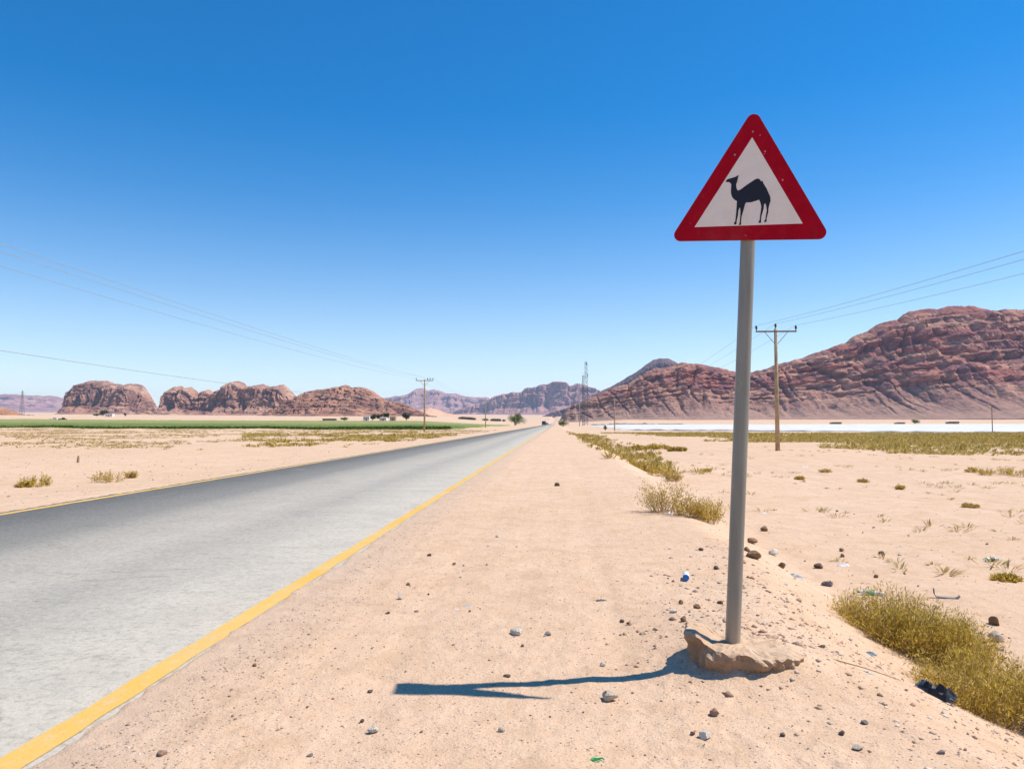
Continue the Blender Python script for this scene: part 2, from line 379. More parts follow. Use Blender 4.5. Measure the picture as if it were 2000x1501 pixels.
# ------------------------------------------------------------------ mountains
SHAPES = {
 'cliff': [(1, 0), (.82, .05), (.62, .13), (.50, .22), (.46, .40), (.42, .62), (.35, .80), (.24, .92), (.1, .985), (0, 1)],
 'dome':  [(1, 0), (.85, .08), (.66, .24), (.5, .42), (.33, .64), (.18, .84), (.07, .96), (0, 1)],
 'hill':  [(1, 0), (.80, .06), (.60, .16), (.44, .30), (.32, .46), (.20, .66), (.10, .85), (0, 1)],
}
def rmf(x, y, z=0.0, o=4, gain=.55):
    t_ = 0; a = 1; f = 1
    for i in range(o):
        t_ = t_+a*(.55-np.abs(pn(x*f+i*7.7, y*f+i*3.1, np.asarray(z)+i*5.3))*1.6); a *= gain; f *= 2.1
    return t_
def mountain(name, label, prof, D, Rf, shape, mat, nx=240, nv=90, seed=0, flute=(60, 20, .35), terr=(7, .5, 0.0), rough=3.0, jag=2.0, backR=None, el=(8, 4), tal=0.0):
    pts = []
    for px, py in prof:
        d = ray(px, py); pts.append((D*d.x/d.y, CAM_Z+D*d.z/d.y))
    pts = np.array(pts); X = np.linspace(pts[0, 0], pts[-1, 0], nx)
    zc = np.interp(X, pts[:, 0], pts[:, 1])
    zc = zc+jag*fbm(X/(jag*9), X*0+seed, .3, 4)
    zb = ground_h(X, np.full_like(X, D-Rf*.7), False)
    H = np.maximum(zc-zb, 1.0); Hm = H.max(); Rv = Rf*np.clip(H/Hm, .12, 1)**.8
    sp = np.array(SHAPES[shape]); L = np.concatenate([[0], np.cumsum(np.hypot(np.diff(sp[:, 0])*1.2, np.diff(sp[:, 1])))]); L /= L[-1]
    nb = max(12, nv//4); v = np.linspace(0, 1, nv); dd = np.interp(v, L, sp[:, 0]); hh = np.interp(v, L, sp[:, 1])
    vb = np.linspace(0, 1, nb+1)[1:]; db = -vb; hb = (1-vb)**1.3
    dd = np.concatenate([dd, db]); hh = np.concatenate([hh, hb])
    DD, XX = np.meshgrid(dd, X, indexing='ij'); HH = np.meshgrid(hh, X, indexing='ij')[0]
    Rm = np.where(DD >= 0, Rv[None, :], (backR or Rf*.8)*np.clip(H/Hm, .12, 1)[None, :]**.8)
    n, ta, dip = terr
    hq = HH*n+dip*XX/200.+.35*fbm(XX/(Rf*.45), HH*2, seed+.7, 3)
    fr = hq-np.floor(hq); st = (sm(.0, .28, fr)-fr)/n
    wgt = sm(.04+tal*.6, .2+tal, HH)*(1-sm(.82, 1, HH))
    front = (DD >= 0)
    Hn = np.clip(HH+ta*st*wgt*front, 0, 1.02)
    Z = zb[None, :]+H[None, :]*Hn
    Y = D-Rm*DD
    wl, am, vst = flute
    wz = XX/wl+.5*pn(XX/wl*.7, Z/wl*.7, seed+2.)
    rid = 1-np.abs(pn(wz, Z/wl*vst, seed+.5))*1.7; rid2 = 1-np.abs(pn(wz*2.3+5, Z/wl*vst*2, seed+1.5))*1.7; rid3 = 1-np.abs(pn(wz*5.1+5, Z/wl*vst*5, seed+3.5))*1.7
    w2 = sm(.0, .14, HH)*(1-.75*sm(.8, 1, HH))
    Y = Y-(am*rid+am*.5*rid2+am*.24*rid3)*w2*front*(Rm/Rf)
    crk = np.exp(-(pn(wz*1.9+3, Z/wl*vst*1.5, seed+6.)/.07)**2)+.6*np.exp(-(pn(wz*4.3+8, Z/wl*vst*3, seed+7.)/.08)**2)
    Y = Y+am*.55*crk*w2*front
    zd = Z-XX*(.11 if tal else 0); w3 = w2*(sm(tal*.5, tal*1.3, HH+.12*fbm(XX/160., Z/90., seed, 3)) if tal else 1)
    Y = Y-rough*2.0*rmf(XX/(rough*el[0]), zd/(rough*el[1]), seed, 5)*w3-(rough*.9*rmf(XX/(rough*5), Z/(rough*9), seed+2, 4)*w2 if tal else 0)
    Z = Z+rough*.6*rmf(XX/(rough*6), Y/(rough*6), seed+4, 4)*sm(.03, .2, HH)*(1-.6*sm(.9, 1, HH))
    Z = np.where(HH <= .0001, Z-6, Z)
    o = grid_obj(name, np.stack([XX, Y, Z], -1), mat, smooth=False)
    tag(o, label, kind='structure'); return o
RK_LEFT = mat_rock('pale_sandstone', (.52, .31, .21), (.14, .07, .065), (.43, .22, .15), .03, streak=.035)
RK_DOME = mat_rock('red_brown_sandstone', (.45, .24, .155), (.13, .062, .05), (.36, .17, .105), .07, streak=.012)
RK_RIGHT = mat_rock('dark_layered_sandstone', (.54, .29, .185), (.17, .08, .085), (.33, .115, .085), .07, dip=(0, R(6)), streak=.006, talus=(.40, .245, .185), z0=10, z1=75)
RK_FAR = mat_rock('distant_sandstone', (.46, .25, .20), (.18, .09, .10), (.36, .18, .15), .02, sc_=.35, streak=.02)
ORANGE = mat_rock('orange_sandstone', (.5, .26, .13), (.28, .13, .08), (.45, .22, .11), .06)
DUNE = plain('dune_sand', (.62, .37, .23), .95, var=.05, scale=.02)
mountain('far_plateau', 'hazy violet plateau at the far left edge of the horizon', [(-420, 800), (-300, 776), (-150, 772), (-20, 770), (25, 770), (60, 772), (100, 773), (130, 777), (170, 784), (230, 790), (320, 797), (420, 812)], 8500, 1200, 'hill', RK_FAR, 260, 50, 3, (340, 115, .4), (3, .4, 0), 18, 6)
mountain('far_peaks', 'hazy blue jagged peaks behind the left utility pole', [(560, 815), (640, 800), (700, 790), (752, 777), (775, 774), (800, 769), (815, 759), (826, 758), (838, 762), (848, 760), (862, 765), (878, 770), (890, 768), (912, 775), (930, 776), (950, 775), (965, 780), (990, 786), (1040, 800), (1090, 815)], 9800, 1400, 'hill', RK_FAR, 300, 60, 8, (340, 150, .5), (3, .3, 0), 20, 9)
mountain('middle_range', 'purple hazy mountain range where the road vanishes', [(860, 812), (900, 800), (950, 787), (975, 772), (1000, 767), (1020, 766), (1028, 758), (1038, 757), (1048, 757), (1060, 752), (1072, 751), (1080, 747), (1092, 746), (1105, 747), (1112, 754), (1125, 750), (1140, 752), (1158, 758), (1172, 765), (1200, 775), (1260, 790), (1330, 815)], 7000, 1050, 'cliff', RK_FAR, 320, 80, 13, (225, 100, .3), (4, .6, 0), 15, 6)
mountain('dark_cone_hill', 'dark purple conical hill rising behind the right hand ridge', [(1060, 812), (1120, 792), (1170, 766), (1195, 754), (1215, 743), (1240, 728), (1262, 712), (1275, 703), (1290, 700), (1308, 701), (1322, 709), (1335, 716), (1380, 735), (1440, 760), (1520, 800)], 3600, 500, 'hill', mat_rock('dark_violet_rock', (.20, .12, .11), (.08, .055, .065), (.15, .085, .08), .03, sc_=.5), 200, 60, 17, (110, 40, .4), (4, .3, 0), 7, 2)
mountain('rock_massif', 'domed pale sandstone massif with fluted cliffs at the left', [(128, 812), (138, 806), (144, 796), (146, 778), (152, 765), (162, 757), (170, 748), (182, 744), (200, 743), (216, 745), (228, 750), (240, 751), (250, 755), (258, 750), (270, 749), (280, 753), (290, 764), (298, 778), (305, 792), (312, 801), (330, 812)], 2500, 170, 'cliff', RK_LEFT, 260, 130, 21, (42, 22, .12), (3, .3, 0), 4, 2.2)
mountain('rock_massif', 'long jagged sandstone massif second from the left', [(300, 812), (318, 806), (325, 795), (335, 772), (345, 760), (356, 754), (364, 762), (376, 756), (386, 764), (396, 768), (410, 761), (420, 768), (432, 768), (446, 756), (458, 748), (468, 744), (478, 748), (486, 757), (500, 753), (515, 750), (530, 755), (545, 753), (556, 752), (566, 760), (578, 772), (592, 784), (620, 797), (660, 812)], 2350, 190, 'cliff', RK_LEFT, 340, 120, 29, (45, 24, .16), (4, .4, 0), 4, 2.5)
mountain('rock_dome', 'broad rounded layered sandstone hill third from the left', [(505, 816), (520, 808), (540, 797), (560, 786), (585, 776), (600, 766), (615, 762), (640, 759), (660, 755), (676, 752), (690, 756), (705, 756), (720, 760), (735, 768), (745, 776), (760, 784), (775, 783), (790, 789), (810, 799), (850, 815)], 1950, 260, 'dome', RK_DOME, 320, 130, 37, (60, 18, .5), (9, .75, 0.1), 4, 1.8)
mountain('sand_dune', 'bright orange sand slope right of the rounded sandstone hill', [(740, 816), (780, 809), (815, 801), (840, 796), (850, 798), (870, 806), (900, 811), (960, 816)], 2600, 260, 'hill', DUNE, 120, 40, 41, (80, 3, .5), (3, 0, 0), .8, .4)
mountain('orange_knoll', 'low orange rock knoll at the far left edge', [(-200, 815), (-120, 800), (-60, 792), (-20, 794), (0, 795), (12, 799), (30, 804), (42, 810), (60, 818)], 1300, 90, 'dome', ORANGE, 120, 60, 43, (20, 6, .4), (5, .5, 0), 1.5, 1.0)
mountain('layered_mountain', 'large dark red layered mountain filling the right side', [(1090, 828), (1098, 812), (1108, 800), (1122, 790), (1145, 780), (1165, 772), (1180, 765), (1200, 757), (1222, 752), (1245, 738), (1262, 726), (1275, 722), (1300, 719), (1320, 712), (1332, 708), (1350, 710), (1375, 713), (1400, 717), (1425, 724), (1445, 730), (1470, 726), (1500, 718), (1540, 706), (1570, 697), (1595, 688), (1625, 678), (1648, 670), (1660, 660), (1690, 648), (1710, 636), (1735, 628), (1748, 626), (1760, 614), (1785, 607), (1810, 605), (1840, 602), (1868, 597), (1895, 600), (1920, 604), (1945, 608), (1960, 604), (1990, 604), (2030, 612), (2100, 622), (2200, 640), (2330, 690), (2450, 740), (2600, 810)], 1500, 420, 'hill', RK_RIGHT, 760, 260, 53, (150, 24, .8), (11, .75, -.55), 4.6, 2.5, None, (40, 3.6), .28)
# ------------------------------------------------------------------ haze
bm = bmesh.new(); box(bm, -12800, 12800, -12800, 12800, -25, 520)
hm = bpy.data.materials.new('haze_air'); hm.use_nodes = True; ht = hm.node_tree; ht.nodes.clear()
pv = ht.nodes.new('ShaderNodeVolumePrincipled'); pv.inputs['Color'].default_value = (.52, .70, 1, 1); pv.inputs['Density'].default_value = 4.6e-5; pv.inputs['Anisotropy'].default_value = .2
ho = ht.nodes.new('ShaderNodeOutputMaterial'); ht.links.new(pv.outputs[0], ho.inputs['Volume'])
tag(bm_obj('haze', bm, hm), 'thin pale haze over the desert', kind='stuff')
#@@OBJECTS@@
# ------------------------------------------------------------------ crops, scrub (uncountable)
def tufts(name, pts, hgt, spread, blades, mat, label, seed=0, wid=.10, ground=True):
    """pts (n,2): many small plants as triangles"""
    rs = np.random.RandomState(seed); n = len(pts)
    z = ground_h(pts[:, 0], pts[:, 1])
    h = hgt*(.5+rs.rand(n))
    B = blades; base = np.repeat(np.stack([pts[:, 0], pts[:, 1], z], -1), B, 0); hh = np.repeat(h, B)*(.6+.6*rs.rand(n*B))
    a = rs.rand(n*B)*2*np.pi; out = np.stack([np.cos(a), np.sin(a), 0*a], -1); sd = np.stack([-np.sin(a), np.cos(a), 0*a], -1)
    k = rs.rand(n*B)[:, None]
    b0 = base+out*spread*k*.5*np.repeat(h/hgt, B)[:, None]
    tip = b0+out*(spread*(.25+.6*k))*np.repeat(h/hgt, B)[:, None]; tip[:, 2] += hh*(1.1-.5*k[:, 0]); b0[:, 2] -= .02
    w = wid*(.6+.8*rs.rand(n*B))[:, None]
    mid = .5*(b0+tip)+sd*w; mid[:, 2] += .1*hh; mid2 = .5*(b0+tip)-sd*w; mid2[:, 2] += .1*hh
    V = np.stack([b0, mid, tip, mid2], 1).reshape(-1, 3); i = np.arange(n*B)*4
    F = np.concatenate([np.stack([i, i+1, i+2], -1), np.stack([i, i+2, i+3], -1)])
    o = tri_obj(name, V, F, mat); tag(o, label, kind='stuff'); return o
def scatter(n, fn, seed):
    rs = np.random.RandomState(seed); out = []
    while len(out) < n:
        p = fn(rs, 4000); out += list(p)
    return np.array(out[:n])
def field_left():
    xs = np.arange(-330, -25, .9); ys = 186*1.0035**np.arange(0, 255); ys = ys[ys < 440]
    X, Y = np.meshgrid(xs, ys, indexing='ij'); rs = np.random.RandomState(3)
    X = X+rs.uniform(-.25, .25, X.shape); Y = Y+rs.uniform(-.25, .25, X.shape)
    hgt = .42+.10*fbm(X/9, Y/9, .5, 3)+rs.uniform(-.14, .14, X.shape)
    edge = np.minimum.reduce([(X+330)/2, (-25.5-X)/1.2, (Y-185.7)/.8, (441-Y)/2]); hgt = np.where(edge < .6, -.1, hgt)
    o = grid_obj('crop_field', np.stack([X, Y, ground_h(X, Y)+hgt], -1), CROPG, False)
    tag(o, 'bright green irrigated crop field beyond the left side of the road', kind='stuff')
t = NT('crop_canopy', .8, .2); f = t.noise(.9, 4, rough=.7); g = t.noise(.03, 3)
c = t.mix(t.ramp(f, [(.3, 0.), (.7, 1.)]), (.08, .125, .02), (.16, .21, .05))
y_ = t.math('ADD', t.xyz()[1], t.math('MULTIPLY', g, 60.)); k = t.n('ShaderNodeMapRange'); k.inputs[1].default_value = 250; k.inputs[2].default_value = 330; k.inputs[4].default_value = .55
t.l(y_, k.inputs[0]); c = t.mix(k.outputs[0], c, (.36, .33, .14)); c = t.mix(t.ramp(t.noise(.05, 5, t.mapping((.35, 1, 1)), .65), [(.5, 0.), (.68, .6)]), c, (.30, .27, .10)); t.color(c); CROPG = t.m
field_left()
tufts('crop_margin', scatter(5000, lambda rs, n: np.stack([rs.uniform(-200, -26, n), rs.normal(186.5, 1.6, n)], -1), 2), .5, .5, 7, GREEN, 'dark green crop margin along the near edge of the left field', 2, .12)
def plastic():
    t = NT('white_plastic_film', .6, .25); f = t.noise(.6, 5, t.mapping((.25, 1, 1)))
    t.color(t.ramp(f, [(.3, (.58, .56, .52)), (.65, (.70, .67, .62))]))
    xs = np.concatenate([np.arange(20, 120, 2.0), np.arange(120, 420, 6.)]); n = 620
    U, Vv = np.meshgrid(xs, np.linspace(0, 1, n), indexing='ij')
    near = np.interp(U, [20, 100, 220, 420], [228, 163, 152, 150]); Y = near+(485-near)*Vv**1.15
    hump = np.abs(np.sin(Y*np.pi/2.6))**.6
    rs = np.random.RandomState(4)
    Z = ground_h(U, Y)+.06+.38*hump*(1+.25*fbm(U/7, Y/2, .4, 3))
    Z[:, 0] -= .35; Z[:, -1] -= .3; Z[0, :] -= .3
    o = grid_obj('plastic_row_covers', np.stack([U, Y, Z], -1), t.m, True)
    tag(o, 'white plastic film laid over crop rows on the right plain', kind='stuff')
plastic()
def right_scrub(rs, n):
    y = rs.uniform(45, 162, n); x = rs.uniform(.06, .85, n)*y
    near = np.interp(x, [20, 100, 220], [226, 162, 150])
    lim = np.interp(x/y, [.06, .15, .25, .4, .62, .9], [150, 118, 80, 64, 53, 47])+14*pn(x/9., y/9., .2)
    k = (y < near-1)&(y > lim)&(rs.rand(n) < .35+.65*sm(0, 25, y-lim))
    return np.stack([x, y], -1)[k]
tufts('olive_scrub', scatter(15000, right_scrub, 11), .26, .46, 9, OLIVE, 'olive green scrub covering the right plain before the white plastic', 5, .05)
MIX = mat_leaf('golden_scrub', (.34, .24, .06), (.50, .37, .09), (.62, .48, .18))
def bank_scrub(rs, n):
    y = rs.uniform(32, 135, n); x = crest_x(y)+rs.normal(1.6, 1.1, n)+.02*(y-30)*rs.rand(n)
    return np.stack([x, y], -1)[(pn(x/2.5, y/5., .7) > -.12)&(x > crest_x(y)-.3)]
tufts('bank_scrub', scatter(620, bank_scrub, 12), .27, .32, 14, MIX, 'olive scrub growing along the bank where the shoulder narrows', 6, .035)
def left_dry(rs, n):
    y = rs.uniform(26, 183, n); x = -rs.uniform(12.5, 175, n)
    m = fbm(x/11., y/9., 3.3, 3)
    return np.stack([x, y], -1)[(m > .02+.25*rs.rand(n))&(x/y > -1.0)&(y > 42+10*rs.rand(n))]
tufts('dry_scrub', scatter(6500, left_dry, 13), .12, .40, 9, DRYG, 'sparse straw coloured scrub on the sand left of the road', 7, .05)
def left_olive(rs, n):
    y = rs.normal(92, 22, n); x = rs.uniform(-.42, -.13, n)*y
    return np.stack([x, y], -1)[(fbm(x/8., y/7., 6.1, 3) > .12)&(x < -12.5)&(y > 48)&(y < 180)]
tufts('olive_scrub_patch', scatter(1100, left_olive, 14), .2, .5, 10, OLIVE, 'olive scrub patches between the road and the left crop field', 8, .06)
def plain_dry(rs, n):
    y = rs.uniform(9, 70, n); x = rs.uniform(.15, .75, n)*y
    return np.stack([x, y], -1)[(x > crest_x(y)+2.2)&(fbm(x/5., y/5., 8.1, 3) > .2+.2*rs.rand(n))]
tufts('sparse_dry_grass', scatter(260, plain_dry, 15), .10, .22, 12, DRYG, 'sparse dry grass wisps on the right hand plain', 9, .012)
# gravel and pebbles too small to tell apart
def gravel(name, pts, smin, smax, mats, label, seed):
    rs = np.random.RandomState(seed); n = len(pts)
    oc = np.array([(1,0,0),(-1,0,0),(0,1,0),(0,-1,0),(0,0,1),(0,0,-1)], float)
    fc = np.array([(0,2,4),(2,1,4),(1,3,4),(3,0,4),(2,0,5),(1,2,5),(3,1,5),(0,3,5)])
    s = smin*(smax/smin)**(rs.rand(n)**2.2)
    sc3 = s[:, None, None]*(np.array([1, 1, .6])*(.6+.8*rs.rand(n, 1, 3)))*(1+.35*rs.uniform(-1, 1, (n, 6, 1)))
    a = rs.rand(n)*6.28; V = oc[None]*sc3; ca, sa = np.cos(a)[:, None], np.sin(a)[:, None]
    V = np.stack([V[..., 0]*ca-V[..., 1]*sa, V[..., 0]*sa+V[..., 1]*ca, V[..., 2]], -1)
    V = V+np.stack([pts[:, 0], pts[:, 1], ground_h(pts[:, 0], pts[:, 1])], -1)[:, None, :]
    F = fc[None]+6*np.arange(n)[:, None, None]
    o = tri_obj(name, V.reshape(-1, 3), F.reshape(-1, 3), mats); tag(o, label, kind='stuff'); return o
t = NT('pebbles', .9, .2); i_ = t.island()
t.color(t.ramp(i_, [(0., (.20, .13, .10)), (.2, (.36, .22, .14)), (.5, (.50, .33, .22)), (.75, (.33, .25, .2)), (.93, (.6, .47, .36)), (1., (.72, .66, .58))])); PEB = t.m
def g_shoulder(rs, n):
    y = 2.2*9**rs.rand(n); x = rs.uniform(-2.15, 2.4, n); return np.stack([x, y], -1)
gravel('gravel', scatter(16000, g_shoulder, 21), .002, .010, PEB, 'fine brown gravel strewn over the sandy shoulder', 1)
def g_plain(rs, n):
    y = 3*14**rs.rand(n); x = crest_x(y)+rs.uniform(0, 1, n)*y*.9; return np.stack([x, y], -1)
gravel('plain_gravel', scatter(6000, g_plain, 22), .005, .022, PEB, 'scattered dark gravel on the plain right of the bank', 2)
def g_edge(rs, n):
    y = 2.2*12**rs.rand(n); x = -2.13+np.abs(rs.normal(0, .35, n)); return np.stack([x, y], -1)
gravel('road_edge_crumbs', scatter(5000, g_edge, 23), .0025, .011, PEB, 'broken asphalt crumbs along the yellow edge of the road', 3)
def g_left(rs, n):
    y = 9*12**rs.rand(n); x = -9.8-rs.rand(n)*y*.8; return np.stack([x, y], -1)
gravel('left_gravel', scatter(2500, g_left, 24), .01, .05, PEB, 'scattered gravel on the sand left of the road', 4)
def g_rub(rs, n):
    k = rs.rand(n) < .5
    x = np.where(k, rs.normal(1.15, .33, n), rs.normal(1.75, .4, n)); y = np.where(k, rs.normal(5.35, .45, n), rs.normal(6.9, 1.1, n))
    return np.stack([x, y], -1)
gravel('rubble', scatter(900, g_rub, 25), .007, .032, PEB, 'brown rubble and clods heaped behind the sign footing', 5)
# ------------------------------------------------------------------ the road sign
ROOT = Vector((1.092, 4.735, 0.0)); ROOT.z = gz(ROOT.x, ROOT.y)
sign = empty('road_sign', ROOT)
tag(sign, 'red bordered triangular camel warning sign on a leaning grey pole', 'road sign')
PC = Vector((1.1903, 4.6457, 2.8867)); PE = Euler((0.0, 0.0613, R(-15)), 'YXZ'); S = .95
pm = PE.to_matrix()
# pole: leans right, passes behind the plate
t = NT('grey_painted_pole', .36, .5); f = t.noise(3, 5, t.mapping((6, 6, .6))); c = t.mix(t.ramp(f, [(.35, 0.), (.65, 1.)]), (.20, .19, .155), (.26, .245, .20))
c = t.mix(t.ramp(t.noise(16, 5, rough=.7), [(.62, 0.), (.75, .6)]), c, (.42, .34, .25))
z_ = t.xyz()[2]; k = t.ramp(t.math('ADD', z_, t.math('MULTIPLY', f, .35)), [(.22, .7), (.50, 0.)]); c = t.mix(k, c, (.46, .33, .22)); t.color(c); t.bump(t.noise(25, 4), .12, .004); POLE = t.m
back = pm @ Vector((0, .062, .02)); ptop = PC+back+Vector((.006, 0, .16)); pbot = Vector((1.050, 4.735, ROOT.z-.3))
bm = bmesh.new(); n = 14
tube(bm, [pbot.lerp(ptop, i/n)-ROOT for i in range(n+1)], .0445, 40)
bm_obj('pole', bm, POLE, sign, True)
bm = bmesh.new(); dirp = (ptop-pbot).normalized(); tube(bm, [ptop-ROOT-dirp*.004, ptop-ROOT+dirp*.012], .0475, 24); bm_obj('pole_cap', bm, GALV, sign)
def rounded(s, rad, k=9):
    c = [(0, s*math.sqrt(3)/3), (-s/2, -s*math.sqrt(3)/6), (s/2, -s*math.sqrt(3)/6)]; arcs = []
    for i, a0 in enumerate((30, 150, 270)):
        L = math.hypot(*c[i]); q = (L-2*rad)/L; cx, cy = c[i][0]*q, c[i][1]*q
        st = (30, 150, 270)[i]
        arcs.append([(cx+rad*math.cos(R(st+120*j/(k-1))), cy+rad*math.sin(R(st+120*j/(k-1)))) for j in range(k)])
    return arcs
arcs = rounded(S, .042); outer = [p for a in arcs for p in a]
def slab(name, poly, y0, y1, mat, parent, bevel=0):
    """poly in the plate's (x,z); extruded from y0 (front) to y1 (back)"""
    tris = tessellate_polygon([[Vector((p[0], p[1], 0)) for p in poly]]); n = len(poly)
    V = [(p[0], y0, p[1]) for p in poly]+[(p[0], y1, p[1]) for p in poly]
    F = [tuple(q) for q in tris]+[tuple(n+i for i in q[::-1]) for q in tris]+[(i, (i+1) % n, n+(i+1) % n, n+i) for i in range(n)]
    o = mesh_obj(name, V, F, mat, parent); bm = bmesh.new(); bm.from_mesh(o.data); bmesh.ops.recalc_face_normals(bm, faces=bm.faces); bm.to_mesh(o.data); bm.free(); return o
def worn(name, c, edge, rough=.45, spec=.4, chips=(.8, .78, .74), amt=.7):
    t = NT(name, rough, spec); f = t.noise(14, 5, rough=.65); g = t.noise(34, 3)
    x = t.mix(t.ramp(f, [(.35, 0.), (.7, 1.)]), c, edge)
    x = t.mix(t.ramp(g, [(.70, 0.), (.74, amt)]), x, chips); x = t.mix(t.ramp(t.noise(2.2, 6, t.mapping((1, 1, .6)), .7), [(.52, 0.), (.78, .22 if c[1] > .2 else .07)]), x, (.52, .4, .3)); t.color(x); return t.m
plate = slab('plate', outer, -.001, .002, GALV, sign); plate.location = PC-ROOT; plate.rotation_mode = 'YXZ'; plate.rotation_euler = PE
inner = [(-.0028*S, .3812*S), (-.338*S, -.1964*S), (.327*S, -.187*S)]
V = []; F = []; na = len(arcs[0])
for i in range(3):
    V += [(p[0], -.0022, p[1]) for p in arcs[i]]
V += [(p[0], -.0022, p[1]) for p in inner]
for i in range(3):
    for j in range(na-1): F.append((i*na+j, 3*na+i, i*na+j+1))
    F.append((i*na+na-1, 3*na+i, 3*na+(i+1) % 3, ((i+1) % 3)*na))
mesh_obj('border', V, F, worn('red_sheeting', (.40, .003, .016), (.31, .002, .013), .65, .08, chips=(.55, .2, .24)), plate)
slab('panel', inner, -.0024, -.0015, worn('cream_sheeting', (.82, .72, .62), (.76, .66, .57), .6, .15, chips=(.5, .42, .38), amt=.4), plate)
camel = [(-.155,.101),(-.143,.114),(-.118,.12),(-.092,.128),(-.075,.139),(-.078,.119),(-.082,.096),(-.088,.077),(-.085,.054),(-.076,.036),(-.058,.043),(-.033,.063),(-.002,.085),(.026,.104),(.042,.111),(.055,.106),(.065,.091),(.073,.095),(.079,.08),(.088,.064),(.101,.044),(.114,.014),(.125,-.009),(.129,-.036),(.123,-.058),(.118,-.085),(.118,-.111),(.113,-.131),(.11,-.15),(.11,-.17),(.097,-.175),(.096,-.167),(.103,-.153),(.104,-.13),(.108,-.098),(.104,-.071),(.097,-.051),(.09,-.058),(.089,-.084),(.083,-.11),(.077,-.137),(.076,-.163),(.078,-.176),(.063,-.178),(.062,-.169),(.068,-.159),(.069,-.13),(.072,-.097),(.074,-.071),(.065,-.041),(.058,-.028),(.039,-.034),(.008,-.043),(-.021,-.043),(-.027,-.056),(-.032,-.082),(-.038,-.108),(-.044,-.134),(-.046,-.167),(-.045,-.187),(-.059,-.189),(-.054,-.167),(-.053,-.134),(-.053,-.108),(-.055,-.082),(-.059,-.075),(-.066,-.095),(-.067,-.127),(-.073,-.16),(-.074,-.183),(-.087,-.186),(-.09,-.176),(-.082,-.163),(-.08,-.127),(-.079,-.094),(-.078,-.062),(-.078,-.032),(-.095,-.022),(-.111,-.002),(-.118,.025),(-.119,.051),(-.118,.077),(-.123,.087),(-.133,.094),(-.149,.094)]
o = slab('camel_symbol', [(x*S, z*S) for x, z in camel], -.0034, -.0023, plain('black_print', (.012, .012, .02), .5, .35), plate); o['label'] = 'black standing camel silhouette facing left'
for x, z in ((-.105, .272), (.08, .285), (.0, .417), (.195, .095)):
    bm = bmesh.new(); tube(bm, [(x*S, -.0045, z*S), (x*S, -.001, z*S)], .006, 10); bm_obj('rivet', bm, plain('rivet_metal', (.4, .2, .22), .5), plate)
for zz in (.10, -.16):
    bm = bmesh.new(); box(bm, -.11, .11, .006, .012, zz-.018, zz+.018); p = pm @ Vector((0, .062, zz)); 
    o = bm_obj('bracket', bm, GALV, plate)
    bm = bmesh.new(); tube(bm, [(0, .062, zz-.02), (0, .062, zz+.02)], .05, 20); o2 = bm_obj('clamp', bm, GALV, plate)
# broken concrete footing, tilted up on the left
def footing():
    n = 110; V = []; F = []; rad = []
    for i in range(n):
        a = 2*math.pi*i/n; rad.append(.365+.04*float(pn(math.cos(a)*1.3, math.sin(a)*1.3, 4.2))+.02*float(pn(math.cos(a)*5, math.sin(a)*5, 1.))+.01*float(pn(math.cos(a)*14, math.sin(a)*14, 3.)))
    def top(x, y):
        q = .5+.5*float(pn(x*3.+3, y*3.+1, .4))
        z = .034-.10*x+.016*float(fbm(np.array([x*6]), np.array([y*6]), .7, 4)[0])
        z += .05*float(sm(.16, .33, -x+.25*y))            # raised broken lip on the left
        return z-.012*q
    prof = [(s, 0) for s in (0, .15, .3, .42, .54, .65, .75, .83, .9, .95, .985)]+[(1.0, .012), (1.005, .03), (1.0, .05), (.985, .075), (.975, .1), (.95, .13), (.92, .16), (.88, .21), (.8, .28)]
    for k, (s, dn) in enumerate(prof):
        for i in range(n):
            a = 2*math.pi*i/n; r0 = rad[i]*min(s, .985); x, y = rad[i]*s*math.cos(a), rad[i]*s*math.sin(a)*.80
            z = top(r0*math.cos(a), r0*math.sin(a)*.8)-dn
            if dn:
                j = .05*float(fbm(np.array([x*7]), np.array([y*7]), z*9, 4)[0])-.02*float(np.abs(pn(x*22, y*22, z*26))); x += j*math.cos(a); y += j*math.sin(a)
            else: z += .010*float(fbm(np.array([x*22]), np.array([y*22]), 2.2, 3)[0])*min(1, s*2)
            V.append((x, y, z))
    for k in range(len(prof)-1):
        for i in range(n): F.append((k*n+i, k*n+(i+1) % n, (k+1)*n+(i+1) % n, (k+1)*n+i))
    t = NT('crumbling_concrete', .95, .1); f = t.noise(18, 6, rough=.72); g = t.noise(5, 5)
    c = t.mix(t.ramp(g, [(.4, 0.), (.65, 1.)]), (.58, .39, .25), (.66, .47, .32)); c = t.mix(t.ramp(f, [(.30, .7), (.43, 0.)]), c, (.33, .21, .13)); c = t.mix(t.ramp(f, [(.60, 0.), (.75, .5)]), c, (.68, .56, .44))
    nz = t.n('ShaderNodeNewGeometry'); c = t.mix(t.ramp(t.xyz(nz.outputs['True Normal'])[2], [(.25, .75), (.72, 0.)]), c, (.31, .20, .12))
    t.color(c); b = t.bump(g, .5, .03); t.bump(f, 1., .02, b)
    o = mesh_obj('concrete_footing', V, F, t.m, sign, False); o.location = (.03, -.01, .0); o.scale = (.89, .97, 1.0)
    bm = bmesh.new(); bm.from_mesh(o.data); bmesh.ops.remove_doubles(bm, verts=bm.verts, dist=1e-5); bmesh.ops.recalc_face_normals(bm, faces=bm.faces)
    bm.to_mesh(o.data); bm.free(); o['label'] = 'tilted broken concrete footing half buried in sand'
footing()
